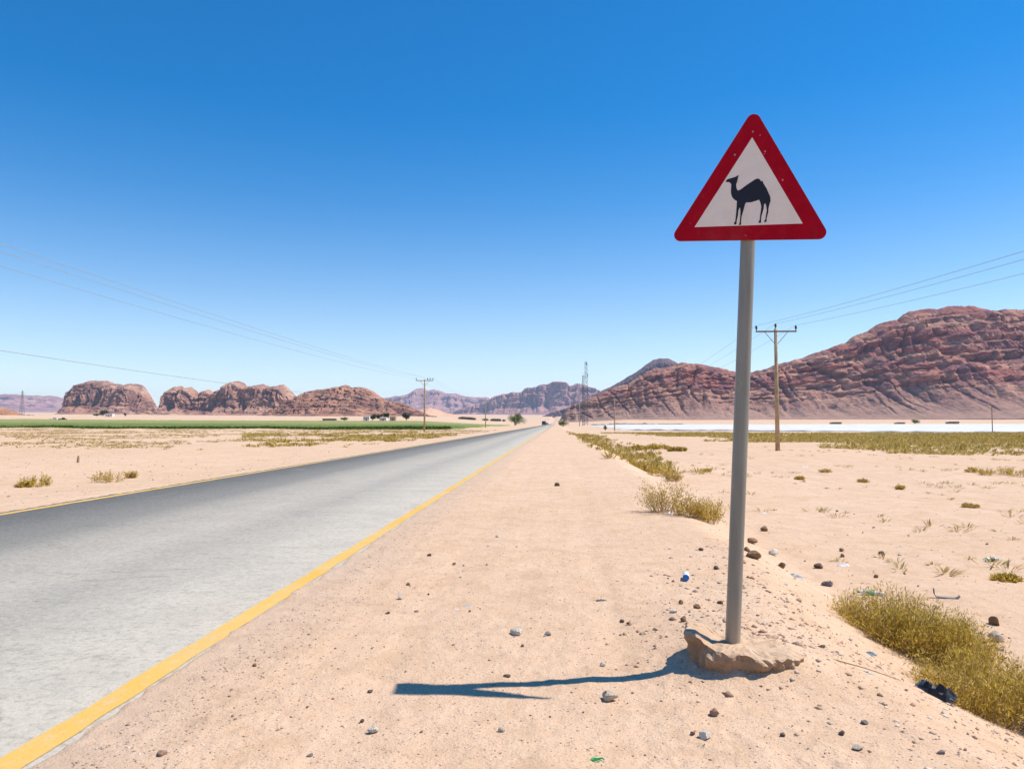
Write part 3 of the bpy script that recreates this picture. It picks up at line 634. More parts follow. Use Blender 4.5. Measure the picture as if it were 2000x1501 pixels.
# ------------------------------------------------------------------ shrubs
def shrub_geo(seed, rx, ry, h, nst, leaf, nleaf, lw=.16, up=.75):
    rs = np.random.RandomState(seed); SV = []; SF = []; LV = []; LF = []
    for s in range(nst):
        a = rs.rand()*6.283; q = math.sqrt(rs.rand()); bx, by = rx*.72*q*math.cos(a), ry*.72*q*math.sin(a)
        d = np.array([math.cos(a)*q*.9*rx/max(rx, ry)+rs.normal(0, .35), math.sin(a)*q*.9*ry/max(rx, ry)+rs.normal(0, .35), up+.5*rs.rand()]); d /= np.linalg.norm(d)
        ln = h*(.55+.55*rs.rand())*(1.12-.4*q*q); p = np.array([bx, by, -.02]); pts = [p]
        for k in range(4):
            d = d+rs.normal(0, .12, 3)+np.array([0, 0, .04]); d /= np.linalg.norm(d); p = p+d*ln/4; pts.append(p)
        pts = np.array(pts); b = len(SV)
        for k, pp in enumerate(pts):
            r_ = (.0035 if h < .6 else .006)*(1-.2*k)*max(1, h/.4)
            for j in range(3): SV.append(pp+r_*np.array([math.cos(j*2.094), math.sin(j*2.094), 0]))
        for k in range(4):
            for j in range(3):
                a0, a1 = b+k*3+j, b+k*3+(j+1) % 3; SF += [(a0, a1, a1+3), (a0, a1+3, a0+3)]
        if rs.rand() < .16:                                  # a bare dead stem
            continue
        for L in range(nleaf):
            tt = .18+.82*rs.rand()**.8; f = tt*4; k = min(3, int(f)); pp = pts[k]+(pts[k+1]-pts[k])*(f-k)
            pp = pp+rs.normal(0, .035*h/.4, 3)*np.array([1, 1, .7])
            dd = rs.normal(0, 1, 3)+np.array([0, 0, .9])+.6*(pts[k+1]-pts[k])/ (ln/4); dd /= np.linalg.norm(dd)
            sd = np.cross(dd, rs.normal(0, 1, 3)); sd /= np.linalg.norm(sd)+1e-9
            l_ = leaf*(.6+.8*rs.rand()); i = len(LV)
            if pp[2] < 0: pp[2] = .01
            LV += [pp, pp+dd*l_*.5+sd*l_*lw, pp+dd*l_, pp+dd*l_*.5-sd*l_*lw]; LF += [(i, i+1, i+2), (i, i+2, i+3)]
    return np.array(SV), np.array(SF), np.array(LV), np.array(LF)
def shrub(name, loc, label, geo, rz=0, mat=None, cat='shrub', group=None, tw=None):
    r = empty(name, loc, rz); tag(r, label, cat, group)
    tri_obj('stems', geo[0], geo[1], tw or TWIG, r)['kind'] = 'stuff'; tri_obj('foliage', geo[2], geo[3], mat or OLIVE, r)['kind'] = 'stuff'; return r
OLIVE2 = mat_leaf('yellow_green_shrub', (.28, .17, .03), (.60, .43, .06), (.84, .64, .18), trans=.35)
p = onground(1738, 1250); pr = p+Vector((.13, .12, 0)); pr.z = gz(pr.x, pr.y)
shrub('desert_shrub', pr, 'large yellow green shrub on the bank right of the sign', shrub_geo(1, .62, .44, .50, 340, .036, 80, .085), R(-38), OLIVE2)
p = onground(1935, 1372); pr = p+Vector((.06, .16, 0)); pr.z = gz(pr.x, pr.y)
shrub('desert_shrub', pr, 'yellow green shrub at the lower right edge beside the dark bag', shrub_geo(2, .44, .40, .46, 260, .034, 76, .085), R(-30), OLIVE2)
p = onground(1855, 1300); pr = p+Vector((.12, .2, 0)); pr.z = gz(pr.x, pr.y)
shrub('desert_shrub', pr, 'low middle shrub between the two yellow green bank shrubs', shrub_geo(3, .36, .30, .38, 150, .034, 70, .085), R(-35), OLIVE2)
MID = mat_leaf('straw_shrub', (.40, .26, .06), (.58, .40, .09), (.72, .54, .18))
for px, py, w, h, sd, lab in ((1298, 1000, .34, .74, 4, 'tall straw coloured shrub left of the sign pole'), (1345, 1008, .22, .46, 5, 'thin straw shrub between two larger ones left of the pole'), (1383, 1019, .27, .52, 6, 'round olive shrub just left of the sign pole')):
    q = onground(px, py); shrub('bank_shrub', q, lab, shrub_geo(sd, w, w*.8, h*.78, 60, .05, 34, .11, up=.9), rng.random()*6, MID if sd != 6 else OLIVE2)
for px, py, w, h, sd, lab in ((1245, 911, .42, .42, 7, 'small round olive shrub beyond the straw shrubs'), (1288, 928, .55, .45, 8, 'olive shrub with a white scrap at its foot'), (1315, 938, .40, .42, 9, 'straw shrub at the near end of the bank scrub row'), (1268, 920, .4, .28, 10, 'low shrub joining the bank scrub row')):
    q = onground(px, py); shrub('bank_shrub', q, lab, shrub_geo(sd, w*.85, w*.7, h*.9, 50, .075, 24, .12), rng.random()*6, OLIVE2 if sd in (7, 8) else MID)
for px, py, w, h, sd, lab in ((70, 949, .55, .38, 17, 'rounded olive tuft on the far left beside the road'), (48, 951, .25, .2, 18, 'little wisp left of the rounded olive tuft'), (212, 941, .75, .42, 19, 'spreading straw olive tuft left of the road'), (256, 933, .14, .28, 20, 'thin upright tuft right of the spreading one'),
                                (1380, 921, .42, .22, 21, 'low olive tuft on the plain left of the sign pole'), (1562, 936, .30, .22, 22, 'small dark olive tuft right of the sign pole'), (1685, 941, .34, .2, 23, 'straw tuft in the middle of the right plain'), (1757, 954, .26, .2, 24, 'grey olive tuft right of the straw tuft'),
                                (1925, 927, .50, .42, 25, 'dark rounded bush before the olive scrub at right'), (1962, 926, .55, .5, 26, 'olive bush second from the right edge of the photo'), (1990, 930, .55, .5, 27, 'olive bush cut by the right edge of the photo'), (1900, 922, .4, .35, 28, 'small olive bush left of the dark rounded bush'), (1895, 990, .32, .14, 29, 'flat dry tuft near the right edge of the plain'), (1612, 922, .45, .22, 30, 'straw tuft behind the small dark olive one'), (1965, 1133, .32, .10, 33, 'pale green flat tuft right of the grey bent strip')):
    q = onground(px, py); g = shrub_geo(sd, w*.72, w*.55, h*.72, 40, .06, 24, .13)
    shrub('desert_tuft', q, lab, g, rng.random()*6, MID if sd in (19, 20, 23, 30, 29) else OLIVE2)
for px, py, w, h, sd, lab in ((1245, 879, .9, .38, 34, 'left part of the long olive scrub strip on the plain'), (1285, 877, 1.2, .40, 35, 'middle part of the long olive scrub strip on the plain'), (1322, 881, .8, .3, 36, 'right part of the long olive scrub strip on the plain')):
    q = onground(px, py); shrub('desert_tuft', q, lab, shrub_geo(sd, w, w*.5, h, 60, .16, 26, .16), 0, OLIVE2)
# ------------------------------------------------------------------ stones
def rock_mesh(seed, flat=.6, ang=.5):
    bm = bmesh.new(); bmesh.ops.create_icosphere(bm, subdivisions=2, radius=1); rs = random.Random(seed)
    cuts = [(Vector((rs.gauss(0, 1), rs.gauss(0, 1), rs.gauss(0, 1))).normalized(), rs.uniform(.5, .85)) for _ in range(7)]
    for v in bm.verts:
        c = v.co.copy(); k = 1+.25*float(pn(c.x*1.1+seed, c.y*1.1, c.z*1.1)); c *= k
        for nrm, d in cuts:
            q = c.dot(nrm)
            if q > d: c -= nrm*(q-d)*ang*1.7 if ang*1.7 < 1 else nrm*(q-d)
        v.co = Vector((c.x, c.y*.8, c.z*flat))
    me = bpy.data.meshes.new('stone'); bm.to_mesh(me); bm.free(); return me
STM = {}
def stone_mat(nm, c):
    if nm not in STM:
        t = NT('stone_'+nm, .9, .2); f = t.noise(3, 5, rough=.65); t.color(t.mix(t.ramp(f, [(.3, 0.), (.7, 1.)]), tuple(v*.75 for v in c), c)); t.bump(f, .6, .15); STM[nm] = t.m
    return STM[nm]
TONES = {'white': (.85, .75, .62), 'pale': (.68, .56, .43), 'pink': (.5, .31, .23), 'brown': (.34, .20, .11), 'dark': (.21, .145, .11), 'grey': (.34, .30, .27)}
rocks = {}
def stone(px, py, wpx, tone, label, seed, flat=.6, rz=None, group=None, sink=.25):
    q = onground(px, py); d = math.hypot(q.x, q.y); w = wpx*d/FPX*(.42 if tone in ('dark', 'brown', 'grey') else .5)
    key = (seed % 7, tone, flat)
    if key not in rocks:
        me = rock_mesh(seed % 7+11, flat, .6); me.materials.append(stone_mat(tone, TONES[tone])); rocks[key] = me
    o = bpy.data.objects.new('stone', rocks[key]); col.objects.link(o); o.scale = (w, w, w)
    o.location = q+Vector((0, w*.4, w*flat*(1-sink*1.4)*.8)); o.rotation_euler = (0, 0, rng.random()*6.28 if rz is None else rz); tag(o, label, 'stone', group); return o
SL = [(1190, 1368, 46, 'pale', 'pale flat topped angular stone below the sign shadow', .55), (1397, 1398, 24, 'pink', 'pinkish stone below the concrete footing', .8), (1378, 1443, 30, 'white', 'white jagged stone below the pinkish one', .6), (1353, 1434, 13, 'dark', 'small dark stone left of the white jagged one', .8),
 (1010, 1240, 34, 'white', 'flat white stone above the middle of the shadow', .5), (1070, 1241, 24, 'grey', 'flat grey stone right of the flat white one', .4), (1178, 1300, 14, 'white', 'small white stone above the shadow near the footing', .8), (782, 1170, 15, 'white', 'small white stone left of the blue wrapper', .8), (757, 1198, 14, 'dark', 'dark pebble nearest the flat grey chip above the shadow', .5), (813, 1194, 14, 'grey', 'flat grey chip above the left end of the shadow', .35),
 (728, 1430, 22, 'white', 'white stone below the left end of the shadow', .8), (980, 1428, 18, 'pale', 'pale stone below the middle of the shadow', .6), (990, 1321, 20, 'dark', 'dark flat chip touching the upper side of the shadow', .35), (707, 1409, 12, 'dark', 'dark pebble just left of the white stone below the shadow', .8), (1530, 1437, 17, 'dark', 'dark stone at the bottom right of the footing', .6), (1646, 1434, 16, 'dark', 'dark stone low on the slope right of the footing', .8), (1690, 1413, 18, 'grey', 'grey stone on the slope below the large shrub', .6), (1678, 1464, 22, 'pale', 'pale stone at the bottom of the right slope', .5), (1840, 1470, 16, 'grey', 'grey stone in the bottom right corner', .6),
 (1945, 1220, 26, 'brown', 'brown rounded stone at the right above the pair of stones', .85), (1950, 1252, 28, 'pale', 'pale lit stone right of the dark one at the right edge', .8), (1923, 1257, 20, 'brown', 'dark brown stone left of the pale one at the right edge', .9), (1958, 1270, 15, 'white', 'small white stone below the pale one at the right edge', .5), (1088, 949, 17, 'dark', 'dark lump alone on the far shoulder', .7),
 (1475, 1092, 34, 'brown', 'largest brown clod right of the sign pole', .8), (1470, 1052, 26, 'brown', 'brown clod above the largest one by the pole', .5), (1495, 1036, 26, 'brown', 'flat brown clod uppermost by the pole', .5), (1512, 1076, 24, 'white', 'white chunk among the brown clods by the pole', .6), (1528, 1100, 22, 'brown', 'brown clod right of the largest one', .8), (1460, 1076, 18, 'brown', 'small brown clod touching the pole outline', .8), (1600, 1108, 24, 'dark', 'dark clod left of the crumpled white litter', .6), (1645, 1076, 12, 'brown', 'upper of two brown pebbles above the white litter', .9), (1646, 1087, 12, 'brown', 'lower of two brown pebbles above the white litter', .9), (1722, 1082, 13, 'dark', 'dark pebble right of the white litter', .7), (1712, 1127, 11, 'brown', 'brown pebble above the white and green bottle', .9),
 (1400, 1112, 16, 'dark', 'dark clod left of the sign pole', .8), (1330, 1180, 16, 'brown', 'brown clod above the footing on the left', .8), (1316, 1198, 18, 'white', 'white bit above the left of the footing', .5), (1370, 1075, 14, 'dark', 'dark clod high left of the sign pole', .7), (1408, 1180, 18, 'dark', 'dark clod touching the left of the pole above the footing', .6), (1336, 1214, 20, 'brown', 'brown clod behind the left of the footing', .8), (1362, 1190, 20, 'brown', 'brown clod among rubble behind the footing', .7), (1500, 1290, 14, 'dark', 'dark pebble near the footing front right', .7), (1608, 1265, 20, 'dark', 'dark flat stone on the slope right of the footing', .4),
 (1215, 1215, 14, 'dark', 'dark pebble left of the footing, upper of a pair', .7), (1228, 1219, 12, 'dark', 'dark pebble left of the footing, lower of a pair', .7), (838, 1086, 12, 'dark', 'dark pebble beside the middle of the yellow line', .7), (887, 1103, 11, 'brown', 'brown pebble right of the dark one near the yellow line', .7), (797, 1142, 11, 'brown', 'brown pebble above the small white stone', .7), (497, 1301, 13, 'brown', 'brown pebble near the road at lower left', .7), (605, 1475, 18, 'grey', 'grey chip near the bottom left of the shoulder', .4), (1020, 1263, 11, 'brown', 'brown pebble below the flat white stone', .8), (723, 1350, 16, 'dark', 'dark chip left of the shadow tip', .4), (314, 1474, 24, 'pink', 'pinkish stone in the bottom left corner of the shoulder', .4)]
for i, (px, py, w, tn, lab, fl) in enumerate(SL): stone(px, py, w, tn, lab, i, fl)
rs_ = random.Random(99)
for i in range(90):
    px = rs_.uniform(250, 1990); py = rs_.uniform(960, 1495)
    q = onground(px, py)
    if q.x < -2.0 or 0.75 < q.x < 1.5 and 4.2 < q.y < 5.2: continue
    tn = rs_.choice(['brown', 'pink', 'dark', 'pink', 'pale', 'grey', 'white']); where = 'shoulder between road and sign' if q.x < .9 else 'bank slope beside the sign' if q.x < 3.4 else 'plain right of the bank'
    stone(px, py, rs_.uniform(4, 8), tn, 'small loose '+tn+' pebble on the '+where, i, rs_.choice([.5, .8]), group='small '+tn+' pebbles on the '+where.split()[0])
# ------------------------------------------------------------------ litter
def crumple(name, px, py, sx, sy, h, c, label, seed, rz=0, rough=.5, cat='litter', ground_off=.0):
    q = onground(px, py); rs = np.random.RandomState(seed); n, m = 13, 9
    U, V = np.meshgrid(np.linspace(-.5, .5, n), np.linspace(-.5, .5, m), indexing='ij')
    e = 1-.25*np.abs(pn(U*4, V*4, seed)); X = U*sx*e; Y = V*sy*e
    Z = h*(.35+.65*np.abs(fbm(U*4+seed, V*4, .3, 3)))*(1-3.95*np.maximum(np.abs(U), np.abs(V))**2)-.003
    P = np.stack([X, Y, Z], -1); P2 = P.copy(); P2[..., 2] = P[..., 2]*.3-.004
    if not hasattr(c, 'name'): c = plain('litter_'+str(seed), c, rough, .4, .2, 20)
    o = grid_obj(name, P, c, False); o.location = q+Vector((0, 0, ground_off)); o.rotation_euler = (0, 0, rz)
    md = o.modifiers.new('thickness', 'SOLIDIFY'); md.thickness = .002
    tag(o, label, cat); return o
def bottle(name, px, py, L, r_, cbody, ccap, label, rz, lab2=None, alpha=None):
    q = onground(px, py); e = empty(name, q, rz); tag(e, label, 'bottle')
    def lathe(nm, prof, mat):
        bm = bmesh.new(); n = 16; rings = []
        for x, rr in prof: rings.append([bm.verts.new((x*L, rr*r_*math.cos(6.2832*k/n), r_+rr*r_*math.sin(6.2832*k/n))) for k in range(n)])
        for a, b in zip(rings, rings[1:]):
            for k in range(n): bm.faces.new((a[k], a[(k+1) % n], b[(k+1) % n], b[k]))
        bm.faces.new(rings[0]); bm.faces.new(rings[-1]); bmesh.ops.recalc_face_normals(bm, faces=bm.faces)
        return bm_obj(nm, bm, mat, e, True)
    lathe('body', [(-.5, .7), (-.49, .95), (-.4, 1), (-.2, .93), (-.1, 1), (.1, .96), (.2, 1), (.3, .9), (.38, .5), (.4, .38)], plain(name+'_plastic', cbody, .3, .5, .08))
    lathe('cap', [(.4, .42), (.41, .46), (.49, .46), (.5, .4)], plain(name+'_cap', ccap, .5, .4, .05))
    if lab2: lathe('paper_band', [(-.15, 1.02), (-.1, 1.03), (.12, 1.03), (.15, 1.02)], plain(name+'_band', lab2, .6, .3, .1))
    return e
BW = bottle('plastic_cup', 1340, 1131, .17, .032, (.75, .76, .78), (.02, .16, .5), 'white bottle with a bright blue end lying left of the pole', R(-100), None)
for ch in BW.children:
    if ch.name.startswith('cap'): ch.scale = (1, 2.05, 2.05); ch.location = (-.0, 0, -.0336)
BW.name = 'plastic_bottle'
bottle('plastic_bottle', 1700, 1160, .30, .027, (.78, .8, .8), (.05, .35, .08), 'white plastic bottle with a green cap behind the large shrub', R(160), (.15, .45, .2))
bottle('plastic_bottle', 1938, 1096, .2, .032, (.25, .55, .48), (.08, .3, .26), 'teal plastic bottle lying at the right of the plain', R(5), (.2, .12, .1))
crumple('plastic_wrapper', 1648, 1103, .19, .08, .06, (.75, .75, .76), 'crumpled white plastic wrapper on the right plain', 61, .1)
crumple('newspaper_scrap', 1552, 1120, .2, .09, .05, (.38, .38, .4), 'grey printed paper scrap right of the brown clods', 62, -.5)
crumple('rag', 1615, 1132, .14, .1, .09, (.12, .09, .09), 'small dark crumpled rag right of the paper scrap', 63, -.6)
crumple('plastic_wrapper', 912, 1182, .085, .03, .012, (.16, .32, .5), 'small blue plastic wrapper strip on the shoulder', 64, .5)
crumple('plastic_wrapper', 893, 1189, .06, .02, .01, (.55, .6, .68), 'pale blue torn strip beside the blue wrapper', 65, .7)
crumple('metal_scrap', 1175, 1172, .1, .04, .025, (.07, .07, .07), 'black metal scrap left of the sign on the shoulder', 66, .1)
crumple('foil_wrapper', 533, 1139, .15, .05, .03, (.32, .22, .12), 'brown wrapper lying beside the yellow road line', 67, .0)
crumple('plastic_bag', 1822, 1345, .26, .16, .13, (.016, .015, .016), 'shiny black plastic bag caught in the bank shrubs', 68, -.6, .4)
crumple('plastic_scrap', 1802, 1330, .10, .08, .08, (.07, .14, .2), 'blue grey plastic scrap left of the black bag', 69, -.4, .3)
crumple('plastic_scrap', 1700, 1268, .09, .05, .03, (.22, .3, .33), 'bluish scrap under the large shrub', 70, -.5, .4)
crumple('paper_scrap', 1310, 1002, .14, .08, .07, (.8, .8, .8), 'white paper scrap at the foot of the straw shrubs', 71, .2)
crumple('paper_scrap', 1335, 1005, .10, .07, .05, (.75, .75, .78), 'smaller white scrap right of the white paper', 72, .5)
crumple('paper_scrap', 1296, 932, .16, .10, .12, (.8, .8, .8), 'white scrap below the olive bank shrub', 73, .2)
crumple('plastic_wrapper', 1493, 1002, .14, .06, .05, (.75, .76, .78), 'white wrapper right of the sign pole on the plain', 74, .2)
crumple('plastic_wrapper', 1573, 912, .3, .12, .08, (.62, .68, .76), 'pale blue scrap far out behind the olive tuft', 75, .1)
crumple('plastic_wrapper', 1690, 1310, .07, .03, .012, (.55, .58, .56), 'pale torn plastic strip on the slope', 76, -.8)
def ring_litter():
    q = onground(1167, 1483); bm = bmesh.new(); n = 20; pts = [(.027*math.cos(6.2832*k/n), .016*math.sin(6.2832*k/n), .005+.003*math.sin(k)) for k in range(n-3)]
    tube(bm, pts, .0035, 6); o = bm_obj('plastic_ring', bm, plain('green_plastic', (.02, .42, .10), .4, .4), None, True, q); tag(o, 'bright green broken plastic ring at the bottom edge', 'litter')
ring_litter()
def strip_litter():
    q = onground(1850, 1168); bm = bmesh.new(); L = .27
    prof = [(-.14, .11), (-.138, .05), (-.12, .018), (-.06, .012), (.02, .008), (.08, .006), (.12, .02), (.135, .04)]
    a = [bm.verts.new((x, -.02, z)) for x, z in prof]; b = [bm.verts.new((x, .025, z+.006)) for x, z in prof]
    for i in range(len(prof)-1): bm.faces.new((a[i], a[i+1], b[i+1], b[i]))
    o = bm_obj('bent_strip', bm, plain('grey_rubber', (.17, .18, .18), .6), None, True, q); o.modifiers.new('thickness', 'SOLIDIFY').thickness = .008; o.rotation_euler = (0, 0, R(-12)); tag(o, 'grey bent strip of scrap with upturned ends on the plain', 'litter')
strip_litter()
q = onground(1660, 1300); bm = bmesh.new(); tube(bm, [(-.26, .16, .01), (-.1, .05, .012), (.08, -.02, .012), (.24, -.14, .01)], [.004, .004, .003, .002], 6)
P_ = []; o = bm_obj('dry_stick', bm, TWIG, None, True, q+Vector((0, 0, .0))); o.rotation_euler = (R(0), R(10), 0); tag(o, 'thin dry stick lying on the slope below the large shrub', 'stick')
q = onground(152, 903); bm = bmesh.new(); tube(bm, [(0, 0, -.1), (.01, 0, .12), (.02, 0, .26)], [.05, .045, .03], 8); tag(bm_obj('stake', bm, TWIG, None, False, q), 'short dark wooden stake in the sand at far left', 'stake')
# ------------------------------------------------------------------ utility poles, cables
def utility_pole(loc, label, h, group='wooden utility poles', arm=1.5, n_ins=3, low=False):
    r = empty('utility_pole', loc); tag(r, label, 'utility pole', group)
    bm = bmesh.new(); tube(bm, [(0, 0, -.5), (0, 0, h*.5), (0, 0, h)], [.17, .14, .105], 14); bm_obj('post', bm, WOOD, r, True)
    bm = bmesh.new(); box(bm, -arm, arm, -.155, -.105, h-.27, h-.16); bm_obj('crossarm', bm, STEEL, r)
    for s in (-1, 1):
        bm = bmesh.new(); tube(bm, [(s*.10, -.13, h-1.15), (s*.85, -.13, h-.25)], .022, 6); bm_obj('brace', bm, STEEL, r)
    for x in ([-arm+.05, 0, arm-.05] if n_ins == 3 else [-arm+.05, .55, 1.0, arm-.05]):
        bm = bmesh.new(); b = h if x == 0 else h-.16; yo = 0 if x == 0 else -.13
        prof = [(0, .03), (.10, .03), (.12, .075), (.17, .07), (.2, .085), (.25, .075), (.28, .085), (.33, .07), (.40, .035)]
        tube(bm, [(x, yo, b+z) for z, _ in prof], [rr for _, rr in prof], 10); bm_obj('insulator', bm, DARK, r, True)
    return r
PH = 8.9
p1 = atdepth(1518, 57.5); LXR = p1.x
utility_pole(p1, 'tall wooden utility pole right of the sign, nearest of its line', PH+.2)
p2 = Vector((LXR-.4, 208, gz(LXR-.4, 208))); utility_pole(p2, 'wooden utility pole second in the line right of the road', PH)
p3 = Vector((LXR-.6, 400, gz(LXR-.6, 400)))
l1 = atdepth(829, 134); LXL = l1.x
utility_pole(l1, 'wooden utility pole left of the road before the green field', 9.3, arm=1.55, n_ins=4)
l2 = Vector((LXL, 252, gz(LXL, 252))); utility_pole(l2, 'wooden utility pole second in the line left of the road', 9.2)
l3 = Vector((LXL, 445, gz(LXL, 445))); utility_pole(l3, 'wooden utility pole before the round roadside tree', 9.2)
pf = atdepth(1938, 163); r_ = empty('thin_post', pf); tag(r_, 'thin dark post before the white plastic near the right edge', 'post')
bm = bmesh.new(); tube(bm, [(0, 0, -.3), (0, 0, 5.2)], [.11, .08], 8); bm_obj('shaft', bm, TWIG, r_); bm = bmesh.new(); tube(bm, [(0, 0, 5.2), (0, 0, 5.35)], .1, 8); bm_obj('cap', bm, STEEL, r_)
def span(a, b, sag, n=36): 
    a, b = Vector(a), Vector(b); return [a.lerp(b, i/n)-Vector((0, 0, 4*sag*(i/n)*(1-i/n))) for i in range(n+1)]
def cable(label, pts, rad=.009):
    bm = bmesh.new(); tube(bm, pts, rad, 5, False); tag(bm_obj('power_cable', bm, WIRE, None, True), label, 'cable')
for dx, nm in ((-1.45, 'left'), (0, 'middle'), (1.45, 'right')):
    h1 = p1.z+PH+.2+(.38 if dx == 0 else .24); h2 = p2.z+PH+(.38 if dx == 0 else .24)
    A = (LXR+dx+.4, -93, h1); B = (p1.x+dx, 57.5-.1, h1); Cc = (p2.x+dx, 208, h2); Dd = (p3.x+dx, 400, p3.z+PH)
    cable(nm+' of three power cables on the poles right of the road', span(A, B, 2.6)+span(B, Cc, 2.3)[1:]+span(Cc, Dd, 2)[1:])
for dx, nm in ((-1.5, 'left'), (.55, 'middle'), (1.5, 'right')):
    A = (LXL+dx, -16, l1.z+9.4); B = (l1.x+dx, 134-.1, l1.z+9.4); Cc = (l2.x+dx, 252, l2.z+9.3); Dd = (l3.x+dx, 445, l3.z+9.3)
    cable(nm+' of three power cables on the poles left of the road', span(A, B, 1.0)+span(B, Cc, 1.2)[1:]+span(Cc, Dd, 2)[1:], .012)
A = (LXL, -16, 6.0); B = (l1.x+.12, 134, l1.z+6.0)
cable('single low cable slung beneath the power lines at the left', span(A, B, 1.7), .013)
# ------------------------------------------------------------------ masts
MASTM = plain('dull_mast_steel', (.12, .13, .14), .7, .3)
def lattice(name, loc, h, w0, w1, label, arms=0, dishes=True, secs=14, mem=.12, cat='mast'):
    r = empty(name, loc); tag(r, label, cat); bm = bmesh.new(); cs = [(-1, -1), (1, -1), (1, 1), (-1, 1)]
    W = lambda t: (w0+(w1-w0)*t)*.5
    for cx, cy in cs: tube(bm, [(cx*W(0), cy*W(0), -.5), (cx*W(1), cy*W(1), h)], mem, 5)
    bm_obj('legs', bm, MASTM, r); bm = bmesh.new()
    for i in range(secs):
        a, b = i/secs, (i+1)/secs
        for k in range(4):
            c0, c1 = cs[k], cs[(k+1) % 4]
            tube(bm, [(c0[0]*W(a), c0[1]*W(a), a*h), (c1[0]*W(b), c1[1]*W(b), b*h)], mem*.6, 4)
            tube(bm, [(c1[0]*W(a), c1[1]*W(a), a*h), (c0[0]*W(b), c0[1]*W(b), b*h)], mem*.6, 4)
    bm_obj('bracing', bm, MASTM, r)
    bm = bmesh.new(); tube(bm, [(0, 0, h-.5), (0, 0, h+h*.06)], mem*.7, 5); bm_obj('lightning_rod', bm, GALV, r)
    if dishes:
        for z, a in ((h*.78, .3), (h*.76, 2.2), (h*.79, 4.2), (h*.97, 1.2)):
            bm = bmesh.new(); d = Vector((math.cos(a), math.sin(a), 0)); p = d*(W(z/h)+.5)
            box(bm, p.x-.35, p.x+.35, p.y-.35, p.y+.35, z-1.3, z+1.3); bm_obj('antenna_panel', bm, WHITEP, r)
    for i in range(arms):
        z = h*(.72+.1*i); bm = bmesh.new(); tube(bm, [(-5, 0, z), (0, 0, z+.8), (5, 0, z)], mem*.8, 5); bm_obj('cross_arm', bm, GALV, r)
    return r
lattice('telecom_mast', atdepth(1145, 600), 50, 2.6, 1.6, 'tall lattice telecom mast beyond the end of the road', mem=.11)
lattice('telecom_mast', atdepth(1139, 560), 37, 1.1, .8, 'slender dark mast just left of the tall lattice mast', dishes=False, secs=18, mem=.11)
def light_pole(loc, h, label):
    r = empty('steel_pole', loc); tag(r, label, 'pole'); bm = bmesh.new(); tube(bm, [(0, 0, -.5), (0, 0, h)], [.3, .2], 8); bm_obj('shaft', bm, GALV, r)
    bm = bmesh.new(); tube(bm, [(-1.8, 0, h-.6), (1.8, 0, h-.6)], .14, 6); bm_obj('head_bar', bm, STEEL, r)
    for x in (-1.6, 0, 1.6):
        bm = bmesh.new(); tube(bm, [(x, 0, h-.6), (x, 0, h+.3)], .12, 6); bm_obj('insulator', bm, DARK, r)
light_pole(atdepth(1132, 520), 29, 'steel pole with a short top bar left of the masts')
lattice('pylon', atdepth(42, 1250), 42, 6, 1.2, 'faint lattice pylon at the far left before the plateau', arms=3, dishes=False, secs=9, mem=.16, cat='pylon')
# ------------------------------------------------------------------ trees and farm
def tree(name, loc, h, w, label, seed, mat=None, trunk_h=.12, cat='tree', leaf=None, n=2600):
    rs = np.random.RandomState(seed); r = empty(name, loc, rs.rand()*6); tag(r, label, cat)
    bm = bmesh.new(); th = h*trunk_h; tube(bm, [(0, 0, -.4), (.05*w, 0, th*.6), (0, .03*w, th*1.3)], [.05*h, .04*h, .03*h], 8)
    lobes = []
    for k in range(9):
        a = rs.rand()*6.28; q = rs.rand()**.6*.33*w; zc = th+(h-th)*(.3+.45*rs.rand()); lobes.append((q*math.cos(a), q*math.sin(a), zc, w*(.15+.12*rs.rand()), (h-th)*(.2+.12*rs.rand())))
        tube(bm, [(0, .02*w, th), (q*math.cos(a)*.6, q*math.sin(a)*.6, (th+zc)*.5), (q*math.cos(a), q*math.sin(a), zc)], [.022*h, .014*h, .006*h], 5)
    bm_obj('trunk', bm, BARK, r, True)
    lf = leaf or .085*h; i = rs.randint(0, 9, n); lo = np.array(lobes)[i]; d = rs.normal(size=(n, 3)); d /= np.linalg.norm(d, axis=1)[:, None]; rr = rs.rand(n)[:, None]**.45
    P = lo[:, :3]+d*rr*lo[:, [3, 3, 4]]; P[:, 2] = np.maximum(P[:, 2], .1); a = rs.normal(size=(n, 3)); b = rs.normal(size=(n, 3)); a /= np.linalg.norm(a, axis=1)[:, None]; b /= np.linalg.norm(b, axis=1)[:, None]
    V = np.stack([P, P+a*lf+b*lf*.4, P+a*lf*.3+b*lf], 1).reshape(-1, 3); tri_obj('crown', V, np.arange(3*n).reshape(-1, 3), mat or TREEG, r); return r
tree('roadside_tree', atdepth(1007, 475), 8.4, 14.5, 'round green tree left of the road where it vanishes', 1, BUSHG, .08, leaf=.4, n=4000)
tree('roadside_bush', atdepth(1100, 345), 3.2, 6.0, 'small bright green bush right of the far road', 2, BUSHG, .05, 'bush', .2, 2200)
tree('farm_tree', atdepth(728, 520), 5.2, 6.2, 'left of three dark farm trees behind the green field', 3, n=1800)
tree('farm_tree', atdepth(742, 528), 4.8, 5.5, 'middle of three dark farm trees behind the green field', 4, n=1800)
tree('farm_tree', atdepth(754, 520), 5.6, 5.0, 'right of three dark farm trees behind the green field', 5, n=1800)
tree('farm_tree', atdepth(793, 520), 5.4, 5.8, 'lone dark tree right of the three farm trees', 6, n=1800)
tree('farm_bush', atdepth(673, 470), 2.6, 6.8, 'rounded green bush at the back of the crop field', 7, BUSHG, .05, 'bush', .22, 2200)
tree('oasis_tree', atdepth(200, 900), 8.5, 13, 'dark tree clump at the foot of the leftmost massif', 8, n=2200)
tree('oasis_tree', atdepth(188, 905), 4.5, 10, 'low dark trees left of the clump under the leftmost massif', 9, n=1800)
